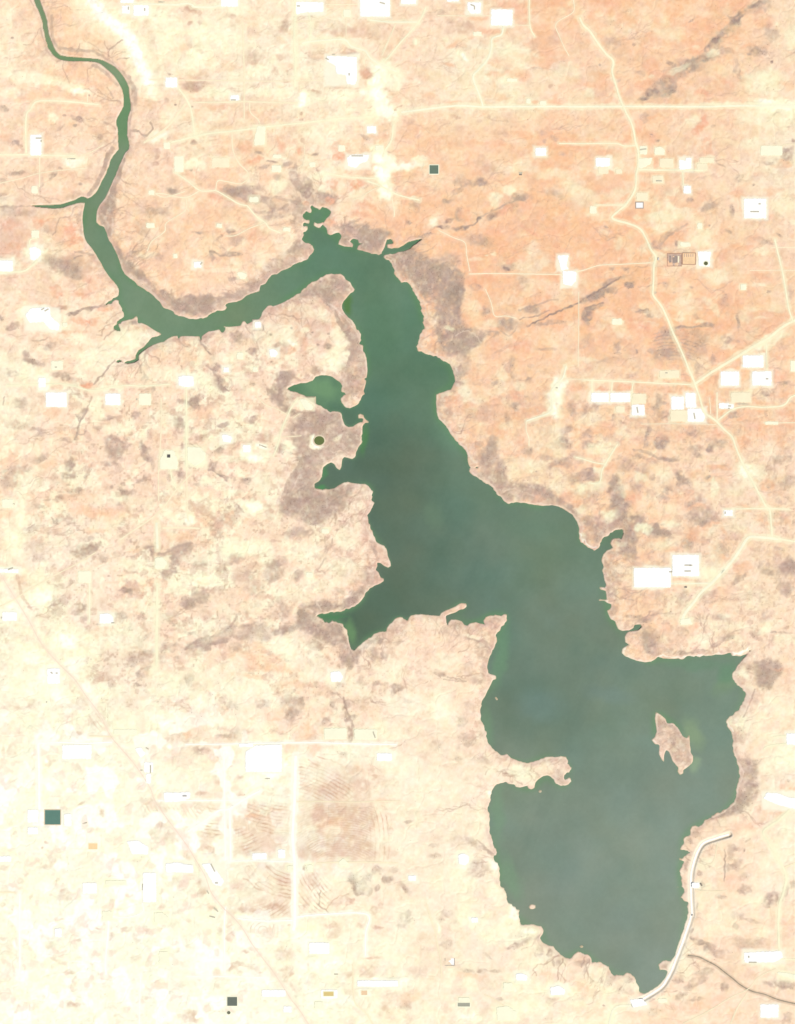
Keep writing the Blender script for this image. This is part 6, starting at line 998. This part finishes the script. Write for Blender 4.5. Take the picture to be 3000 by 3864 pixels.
for tx, c, st in (('J 1420,560,40,120,10,0', (84, 140, 76), .6), ('J 1070,930,60,20,0,0', (84, 150, 90), .8), ('J 1100,820,30,60,20,0', (84, 150, 90), .6), ('N 1320,600,40,110,-10,0', (112, 150, 100), .8), ('N 1150,480,130,20,0,0', (80, 136, 88), .7),
                  ('F 1290,960,40,90,0,0', (92, 130, 60), .7), ('J 1100,150,170,110,20,0', (122, 158, 116), 1.0), ('P 1150,1020,130,60,-30,0', (120, 146, 110), .7), ('P 1150,930,60,90,30,0', (96, 142, 104), .6), ('P 880,1420,70,140,-25,0', (140, 162, 120), .7),
                  ('T 890,180,50,60,0,0', (150, 172, 134), .7), ('O 1040,800,60,250,10,0', (112, 154, 114), .6), ('O 920,1400,60,200,-5,0', (118, 154, 114), .55), ('S 800,560,60,260,0,0', (124, 156, 122), .6), ('S 900,1080,70,200,-20,0', (122, 156, 120), .6),
                  ('P 560,1500,200,60,10,0', (120, 146, 130), .3), ('K 640,500,120,150,-30,0', (116, 150, 122), .5), ('K 760,1100,110,70,0,0', (96, 124, 104), .4), ('K 500,1150,70,110,0,0', (116, 140, 114), .5), ('K 1300,1250,200,90,0,0', (108, 136, 112), .3),
                  ('P 200,1100,200,70,10,0', (116, 140, 134), .4), ('O 1350,1200,200,130,0,0', (116, 142, 138), .4), ('P 900,870,260,40,0,0', (104, 140, 108), .5), ('G 60,1150,150,330,0,0', (92, 128, 98), .5), ('O 60,350,160,120,0,0', (88, 112, 92), .4), ('N 1590,330,130,200,0,0', (86, 112, 92), .35)):
    t, r = tx.split(); a = list(map(float, r.split(','))); ox, oy = TILE[t]; cx, cy = ox+a[0]/ZF, oy+a[1]/ZF; rx, ry = a[2]/ZF, a[3]/ZF
    c_, s_ = math.cos(math.radians(a[4])), math.sin(math.radians(a[4])); x = PX-cx+WX*8; y = PY-cy+WY*8
    d = np.sqrt(((x*c_+y*s_)/rx)**2+((-x*s_+y*c_)/ry)**2); m = (1-sstep(.3, 1.5, d))*st
    WT += (np.array(c, np.float32)-WT)*m[..., None]
shore = sstep(.22, .5, near); WT += (np.array((150, 152, 118), np.float32)-WT)*(shore*.45)[..., None]; sh2 = sstep(.05, .45, blur(land, 3, 2)); WT += (np.array((118, 150, 112), np.float32)-WT)*(sh2*.45*np.clip(.5+fbm(80, 88, 2), 0, 1))[..., None]
WT += (FINE*1.3)[..., None]
Wc = pad4(np.clip(s2l(WT)/GAIN*np.array([.84, .90, .88]), 0, 1).astype(np.float32))
wm = pad4(blur(1-land, 3, 1)); wmask = wm[:-1, :-1] > .01; wmask[:4] = wmask[-4:] = False; wmask[:, :4] = wmask[:, -4:] = False
river = my < 1330+0*mx
river = ((my < 1180) | (mx < 1120)) & (mx < 1200) & (my < 1330) 
tag(sheet('reservoir_water', wmask & ~river, 'water', 'tint', Wc, Z=0.0), kind='structure')
tag(sheet('river_water', wmask & river, 'water', 'tint', Wc, Z=0.0), kind='structure')

# ------------------------------------------------------------------ roads as draped ribbons
def resample(p, step):
    d = np.r_[0, np.cumsum(np.hypot(*np.diff(p, axis=0).T))]; n = max(2, int(d[-1]/step)); t = np.linspace(0, d[-1], n+1)
    return np.stack([np.interp(t, d, p[:, 0]), np.interp(t, d, p[:, 1])], 1), t
def ribbon(name, p, w, m, lift, prof=((-1, 0), (-.33, .25), (.33, .25), (1, 0)), jit=.22, parent=None, zfun=None):
    q, t = resample(p, 4); tan = np.gradient(q, axis=0); tan /= np.hypot(*tan.T)[:, None]+1e-9; nrm = np.stack([-tan[:, 1], tan[:, 0]], 1)
    r = np.random.default_rng(int(abs(p[0, 0]*7+p[0, 1]*3)) % 99991); n = len(q)
    def rn(): return np.interp(np.arange(n), np.arange(0, n+8, 4), r.uniform(-1, 1, len(np.arange(0, n+8, 4))))
    ja, jb = rn(), rn(); V = []; F = []
    taper = np.clip(np.minimum(np.arange(n), np.arange(n)[::-1])/2+.55, 0, 1)
    cols = []
    for f, dz in prof:
        hw = w/2*taper*(1+jit*(ja if f < 0 else jb))
        xy = q+nrm*(hw*f)[:, None]; z = hsample(xy[:, 0], xy[:, 1]) if zfun is None else zfun(xy)
        X, Y = W2(xy[:, 0], xy[:, 1]); cols.append(np.stack([X, Y, z+lift+dz], 1))
    k = len(prof); V = np.stack(cols, 1).reshape(-1, 3)
    zmax = V[:, 2].reshape(n, k)
    for i in range(n-1):
        for j in range(k-1): F.append([i*k+j, i*k+j+1, (i+1)*k+j+1, (i+1)*k+j])
    o = mesh(name, V, F, m, parent)
    # make sure it faces up
    me = o.data
    if me.polygons[0].normal.z < 0: me.flip_normals()
    return o
RN = dict(chalk='chalk_road', dirt='gravel_road', dirt2='dirt_road', track='dirt_track', asphalt='highway')
for i, (k, w, p) in enumerate(road_list):
    tag(ribbon(RN[k], p, w, k, 1.3+.03*(i % 40)), kind='structure')
bedz = hsample(CHAN[:, 0], CHAN[:, 1])
MAT['chan'] = mat('river_bed_water', alb((160, 146, 122)), rough=.5, spec=.2, scale=.02, var=.1)
tag(ribbon('outlet_river', CHAN, 4.6, 'chan', 2.2, prof=((-1, 0), (1, 0))), kind='structure')

# ------------------------------------------------------------------ labels from neighbours
LMK = [('the square dark grey pond', 'U 375,1510'), ('the large square teal pond', 'Q 423,40'), ('the round olive pond', 'J 1070,557'), ('the black square pond', 'I 1351,468'),
       ('the small round pond', 'H 980,625'), ('the forked peninsula', 'S 1000,220'), ('the large pinkish island', 'P 720,1450'), ('the lower end of the dam', 'W 560,1440'), ('the upper end of the dam', 'T 1168,738'),
       ('the square grey green pond', 'C 503,1359'), ('the north river bend', 'A 1010,720'), ('the west river bend', 'E 680,300'), ('the south river bend', 'E 1400,1100'), ('the yellow pond', 'U 1145,1450'),
       ('the north side bay', 'F 1060,230'), ('the winding road crossing', 'D 320,850'), ('the paired white pads', 'L 810,290'), ('the hook shaped cove', 'L 250,1290'), ('the narrow lake arm at left', 'N 1150,480'), ('the green side lagoon', 'J 1100,150'),
       ('the ploughed ridges', 'R 1200,560'), ('the white dry wash', 'A 740,20'), ('the east road end', 'C 250,900')]
LM = [(n, pts(c)[0]) for n, c in LMK]
DIRS = ['right of', 'below right of', 'below', 'below left of', 'left of', 'above left of', 'above', 'above right of']
ORD = ['nearest', 'second', 'third', 'fourth', 'fifth', 'sixth', 'seventh', 'eighth', 'ninth', 'tenth', 'eleventh', 'twelfth', 'thirteenth']
def near_labels(points):
    info = []
    for p in points:
        ds = [np.hypot(*(p-c)) for n, c in LM]; j = int(np.argmin(ds)); a = math.atan2(p[1]-LM[j][1][1], p[0]-LM[j][1][0])
        info.append((j, int(round(a/(math.pi/4))) % 8, ds[j]))
    out = []
    for i, (j, d, r) in enumerate(info):
        k = sum(1 for (a, b, c) in info if (a, b) == (j, d) and c < r); tot = sum(1 for (a, b, c) in info if (a, b) == (j, d))
        if r < 22: out.append('around '+LM[j][0] if tot == 1 or k == 0 else 'beside '+LM[j][0])
        elif tot == 1: out.append('%s %s' % (DIRS[d], LM[j][0]))
        else: out.append('%s %s %s' % (ORD[min(k, 12)], DIRS[d], LM[j][0]))
    return out

# ------------------------------------------------------------------ pads
TN = dict(w='bright white', c='cream', p='faded'); TM = dict(w='padw', c='padc', p='padp')
cents = [q.mean(0) for _, q in pad_list]; plab = near_labels(cents)
rp = random.Random(3)
for i, (tone, q) in enumerate(pad_list):
    ar = 0.5*abs(sum(q[k-1, 0]*q[k, 1]-q[k, 0]*q[k-1, 1] for k in range(len(q)))); size = 'small' if ar < 900 else ('large' if ar > 5500 else 'medium')
    x0, y0 = q.min(0); x1, y1 = q.max(0)
    if x1 < 0 or y1 < 0 or x0 > 3000 or y0 > 3864: continue
    shape = 'irregular' if len(q) > 4 else ('square' if .75 < (x1-x0)/(y1-y0) < 1.33 else 'oblong')
    out = []
    n = len(q)
    for k in range(n):                      # clipped corners, ragged graded edge
        a, b, c = q[k-1], q[k], q[(k+1) % n]
        la, lc = np.hypot(*(a-b)), np.hypot(*(c-b)); r = min(3.2, la*.2, lc*.2)
        out.append(b+(a-b)/la*r); out.append(b+(c-b)/lc*r)
        m_ = int(lc/4)
        for j in range(1, m_):
            nn = np.array([-(c-b)[1], (c-b)[0]])/lc
            out.append(b+(c-b)*(r+(lc-2*r)*j/m_)/lc+nn*rp.uniform(-1.6, 1.6))
    out = np.array(out); cx, cy = out.mean(0); z = PADH[i]+2.6+.012*i
    X, Y = W2(cx, cy); P2 = [((x-cx)*M_PX, -(y-cy)*M_PX) for x, y in out]; n = len(P2)
    V = [(x, y, 0) for x, y in P2]+[(x*1.0+math.copysign(3, x), y+math.copysign(3, y), -5) for x, y in P2]
    F = [list(range(n-1, -1, -1))]+[[k, (k+1) % n, n+(k+1) % n, n+k] for k in range(n)]
    o = mesh('gravel_pad', V, F, TM[tone], loc=(X, Y, z))
    if o.data.polygons[0].normal.z < 0: o.data.flip_normals()
    tag(o, '%s %s %s pad, %s' % (size, TN[tone], shape, plab[i]), 'gravel pad', 'gravel pads cleared for wells')
PADTOP = [(q.min(0), q.max(0), PADH[i]+2.6+.012*i) for i, (t, q) in enumerate(pad_list)]
def surf(px, py):
    z = float(hsample(px, py))
    for a, b, h in PADTOP:
        if a[0]-1 < px < b[0]+1 and a[1]-1 < py < b[1]+1: z = max(z, h)
    return z
# ------------------------------------------------------------------ ponds
for i, (nm, sh, c, (rx, ry), wt, bt, bw, lab) in enumerate(POND):
    cx, cy = pts(c)[0]; X, Y = W2(cx, cy); z = surf(cx, cy)
    rx, ry = rx/ZF*M_PX, ry/ZF*M_PX; bwm = bw*M_PX*.5
    root = empty(nm, (X, Y, z)); tag(root, lab, 'pond', 'ponds away from the lake')
    def ring(k):
        if sh == 'round': return [((rx+k)*math.cos(t*math.pi/16), (ry+k)*math.sin(t*math.pi/16)) for t in range(32)]
        r = 4+max(k, 0); o_ = []
        for sx, sy, a0 in ((1, 1, 0), (-1, 1, 90), (-1, -1, 180), (1, -1, 270)):
            for a in (0, 30, 60, 90):
                t = math.radians(a0+a); o_.append((sx*(rx+k-r)+r*math.cos(t), sy*(ry+k-r)+r*math.sin(t)))
        return o_
    rings = [(ring(bwm+6), -.5), (ring(bwm*.6), 2.4), (ring(bwm*.25), 2.4), (ring(-3), .2)]
    V = []; F = []; n = len(rings[0][0])
    for r_, zz in rings: V += [(x, y, zz) for x, y in r_]
    for a in range(3): F += [[a*n+k, a*n+(k+1) % n, (a+1)*n+(k+1) % n, (a+1)*n+k] for k in range(n)]
    mesh('berm', V, F, 'padc' if bt is None else bt, root)
    pondmat('pond_water_%d' % i, wt)
    wr = ring(1); mesh('water', [(x, y, .9) for x, y in wr], [list(range(len(wr)))], 'pond_water_%d' % i, root)
# ------------------------------------------------------------------ dam
root = empty('dam', (*W2(*DAM[len(DAM)//2]), 0)); tag(root, 'long curved pale embankment dam closing the lower right shore', 'dam')
zf = lambda xy: np.full(len(xy), 2.0)
def dpart(name, w, m, prof, lift):
    o = ribbon(name, DAM, w, m, lift, prof=prof, jit=.22, zfun=zf); mw = o.data
    o.parent = root; o.matrix_parent_inverse = root.matrix_world.inverted(); off = root.location
    for v in mw.vertices: v.co.x -= off.x; v.co.y -= off.y
    return o
dpart('embankment', 15, 'rock', ((-1, -2.2), (-.5, 1.3), (.5, 1.3), (1, -2.2)), 0)
dpart('crest_road', 6, 'padw', ((-1, 0), (1, 0)), 1.9)
dpart('berm_road', 1.6, 'padp', ((1, 0), (2.2, -1.5)), 5.6) if False else None
# ------------------------------------------------------------------ tank batteries on the pads
BATT = """A 312,1108,44,0|A 332,1130,14,90|A 1030,70,22,90|A 1160,80,20,90|A 1296,21,50,0|B 905,52,20,0|B 1135,476,24,30|B 1185,439,22,0|B 1310,598,16,90|B 1575,28,40,15|B 385,802,34,0|B 1375,1250,90,0|C 812,45,30,20|C 828,66,24,90|D 480,1197,48,-8|D 605,1449,42,0|H 1370,212,66,0|L 434,312,46,80|L 890,360,46,80|L 1172,281,20,0|L 835,1553,48,0|L 835,1600,48,0|L 700,1606,22,0|L 1135,1134,16,90|W 1324,1156,14,90|W 1356,1200,60,0|M 415,505,16,40|M 456,508,12,0|M 375,741,12,90|M 1180,1110,24,30|M 1133,1284,16,0|M 1206,1275,60,90|Q 1142,598,48,90|R 221,897,66,62|R 250,1018,20,0|R 180,1092,26,60|U 216,835,44,15|R 246,1232,44,45|E 346,990,24,-30|E 376,998,34,-30|E 1612,626,20,-50|I 88,1370,40,-20|I 1096,14,16,90|I 112,852,18,0|N 1510,1425,50,70|H 666,1500,16,0|J 620,602,60,20|R 655,185,40,0|H 1470,1548,16,0|Q 680,88,36,-15|C 1196,1386,24,0|H 1172,210,0,0|P 860,70,20,0|U 1205,1294,30,0|E 450,1455,14,0|K 1485,135,14,0|L 1166,300,12,0|B 1530,1370,0,0|A 572,1272,64,0|M 15,64,12,90|M 905,106,22,0|H 1410,150,14,0"""
blist = []
for it in BATT.split('|'):
    t, r = it.split(); x, y, L, a = map(float, r.split(','))
    if L: blist.append((np.array([TILE[t][0]+x/ZF, TILE[t][1]+y/ZF]), L/ZF*M_PX, a))
bl = near_labels([b[0] for b in blist])
R_ = 5.6
tv = []; tf = []
for k in range(14): tv.append((R_*math.cos(k*math.pi/7), R_*math.sin(k*math.pi/7), 0))
for k in range(14): tv.append((R_*math.cos(k*math.pi/7), R_*math.sin(k*math.pi/7), 5))
tf = [[k, (k+1) % 14, 14+(k+1) % 14, 14+k] for k in range(14)]
shell = bpy.data.meshes.new('shell'); shell.from_pydata(tv, [], tf); shell.materials.append(MAT['tank'])
rv = [(1.04*R_*math.cos(k*math.pi/7), 1.04*R_*math.sin(k*math.pi/7), 5.02) for k in range(14)]+[(0, 0, 6.2)]
rofm = bpy.data.meshes.new('roof'); rofm.from_pydata(rv, [], [[k, (k+1) % 14, 14] for k in range(14)]); rofm.materials.append(MAT['tankroof'])
for i, (p, L, a) in enumerate(blist):
    n = max(1, min(8, int(L/13))); X, Y = W2(*p)
    root = empty('tank_battery', (X, Y, surf(*p)+.1), -math.radians(a))
    what = 'single walled dark tank' if n == 1 else ('walled pair of dark tanks' if n == 2 else 'walled row of dark tanks')
    tag(root, '%s, %s' % (what, bl[i]), 'tank battery', 'tank batteries on the pads')
    wl = max(L, 13)+7; V = []; F = []
    for sx, sy, lx, ly in ((0, 9.6, wl, .8), (0, -9.6, wl, .8), (wl/2-.4, 0, .8, 18.4), (-wl/2+.4, 0, .8, 18.4)): box(V, F, sx, sy, -1, lx, ly, 2.4)
    mesh('containment_wall', V, F, 'wall', root)
    V = []; F = []; box(V, F, 0, 0, -.9, wl-1.8, 18.2, 1.15); mesh('lined_floor', V, F, 'liner', root)
    for k in range(n):
        o = bpy.data.objects.new('tank', shell); COL.objects.link(o); o.parent = root; o.location = ((k-(n-1)/2)*L/max(n, 1), 0, .3)
        o2 = bpy.data.objects.new('tank_roof', rofm); COL.objects.link(o2); o2.parent = o
# ------------------------------------------------------------------ compounds and sheds
def compound(c, rx, ry, label, wallm, floor, cat, wt=7, h=5, cut=()):
    cx, cy = pts(c)[0]; X, Y = W2(cx, cy); sx, sy = rx/ZF*M_PX, ry/ZF*M_PX
    root = empty('walled_yard', (X, Y, surf(cx, cy))); tag(root, label, cat)
    V = []; F = []
    for i, (x, y, lx, ly) in enumerate(((0, sy-wt/2, 2*sx, wt), (0, -sy+wt/2, 2*sx, wt), (sx-wt/2, 0, wt, 2*sy-2*wt), (-sx+wt/2, 0, wt, 2*sy-2*wt))):
        if i not in cut: box(V, F, x, y, -2, lx, ly, h+2)
    mesh('earth_wall', V, F, wallm, root)
    V = []; F = []; box(V, F, 0, 0, -1.5, 2*sx-2*wt, 2*sy-2*wt, 2.4); mesh('yard_floor', V, F, floor, root)
    return root, sx, sy
MAT['brown'] = mat('brown_berm', alb((196, 158, 136)), scale=.03, var=.12); MAT['grey'] = mat('grey_berm', alb((190, 178, 168)), scale=.03, var=.08)
MAT['mauvefloor'] = mat('damp_yard', alb((206, 178, 160)), scale=.02, var=.2); MAT['tanfloor'] = mat('tan_yard', alb((252, 216, 172)), scale=.02, var=.1)
MAT['greypatch'] = mat('grey_sludge', alb((168, 152, 142)), scale=.03, var=.15)
r1, sx, sy = compound('H 730,597', 60, 52, 'brown walled yard with grey sludge cells right of the winding road', 'brown', 'mauvefloor', 'walled yard', 9)
V = []; F = []; box(V, F, 8, 10, -.9, 70, 110, 2.0); box(V, F, -66, 0, -.9, 26, 130, 1.95); mesh('sludge_cell', V, F, 'greypatch', r1)
V = []; F = []; box(V, F, 60, 8, -.9, 22, 100, 2.1); mesh('pale_cell', V, F, 'padp', r1)
r2, sx, sy = compound('H 846,588', 55, 48, 'brown walled yard with a pale tan floor right of the sludge yard', 'brown', 'tanfloor', 'walled yard', 9)
V = []; F = []
for k in range(5): box(V, F, -70+k*32, 50, -.9, 12, 46, 2.05)
mesh('sludge_cell', V, F, 'mauvefloor', r2)
r3, sx, sy = compound('H 451,160', 33, 27, 'small grey walled square with a white cover left of the large white pad', 'grey', 'padw', 'covered pit', 12)
r4, sx, sy = compound('V 418,1195', 40, 32, 'white floored yard with grey walls on three sides below the lake', 'grey', 'padw', 'walled yard', 10, cut=(0,))
def shed(c, L, W_, a, label, roofm='roof'):
    cx, cy = pts(c)[0]; X, Y = W2(cx, cy); L = L/ZF*M_PX; W_ = W_/ZF*M_PX
    root = empty('shed', (X, Y, surf(cx, cy)), -math.radians(a)); tag(root, label, 'shed', 'metal sheds')
    V = []; F = []; box(V, F, 0, 0, -1, L, W_, 8); mesh('wall', V, F, 'shedwall', root)
    l, w = L/2+1, W_/2+1; V = [(-l, -w, 7), (l, -w, 7), (l, w, 7), (-l, w, 7), (-l, 0, 11), (l, 0, 11)]
    mesh('roof', V, [[0, 1, 5, 4], [2, 3, 4, 5], [0, 4, 3], [1, 2, 5], [3, 2, 1, 0]], roofm, root)
    V = []; F = []
    box(V, F, L*.2, -W_/2-.15, -.5, 6, .5, 5.5); mesh('door', V, F, 'tank', root)
MAT['darkroof'] = mat('dark_roof', alb((150, 140, 128)), rough=.6, spec=.2, scale=.2, var=.08)
shed('T 944,1138', 22, 12, 60, 'grey roofed shed beside the dam on its outer side', 'darkroof')
shed('C 1196,1400', 20, 10, 0, 'dark roofed shed on the cream ground above the brown scrub', 'darkroof')
shed('P 820,245', 18, 10, 0, 'dark roofed shed under the long white pad by the lake', 'darkroof')
shed('M 1480,1490', 30, 12, 0, 'pale roofed shed on the white pad left of the ploughed ridges')
shed('H 600,590', 20, 12, 90, 'pale roofed shed at the road junction left of the walled yards')
# outlet works of the dam
X, Y = W2(*pts('W 838,1142')[0]); root = empty('gatehouse', (X, Y, 3)); tag(root, 'small concrete gatehouse where the outlet river leaves the dam', 'gatehouse')
V = []; F = []; box(V, F, 0, 0, -2, 18, 14, 10); mesh('wall', V, F, 'shedwall', root); V = []; F = []; box(V, F, 0, 0, 8.05, 20, 16, .8); mesh('roof', V, F, 'roof', root)

# ------------------------------------------------------------------ salt cedar scrub: real low clumps where the flats are overgrown
r = np.random.default_rng(5); N = 52000
cand_x = r.uniform(0, 3000, N*9); cand_y = r.uniform(0, 3864, N*9)
ix = ((cand_x+MARG)/STEP).astype(int); iy = ((cand_y+MARG)/STEP).astype(int)
pr = np.clip(SCRUB[iy, ix], 0, 1)*(near[iy, ix] > .8)*(RM[iy, ix] < .3)*np.clip(.5+TEX[iy, ix], .1, 1)
k = r.random(N*9) < pr*.5; xs = cand_x[k][:N]; ys = cand_y[k][:N]; n = len(xs)
hz = hsample(xs, ys); X, Y = W2(xs, ys); rad = r.uniform(2.4, 5.6, n); hh = rad*r.uniform(.6, 1.0, n); a0 = r.uniform(0, 6.28, n)
vs = np.zeros((n, 9, 3)); 
for j in range(4):
    for lv, (f, zz) in enumerate(((1, -.6), (.72, .72))):
        ang = a0+j*math.pi/2+lv*.4; rr = rad*f*r.uniform(.75, 1.2, n)
        vs[:, lv*4+j] = np.stack([X+rr*np.cos(ang), Y+rr*np.sin(ang), hz+hh*zz], 1)
vs[:, 8] = np.stack([X+rad*.1, Y, hz+hh], 1)
b = (np.arange(n)*9)[:, None]
qs = np.concatenate([np.concatenate([b+j, b+(j+1) % 4, b+4+(j+1) % 4, b+4+j], 1) for j in range(4)]+[np.concatenate([b+4, b+5, b+6, b+7], 1)])
o = bigmesh('salt_cedar_scrub', vs.reshape(-1, 3), qs, 'scrub'); tag(o, 'low grey brown brush dotted over the flats and lake shores', 'brush', kind='stuff')
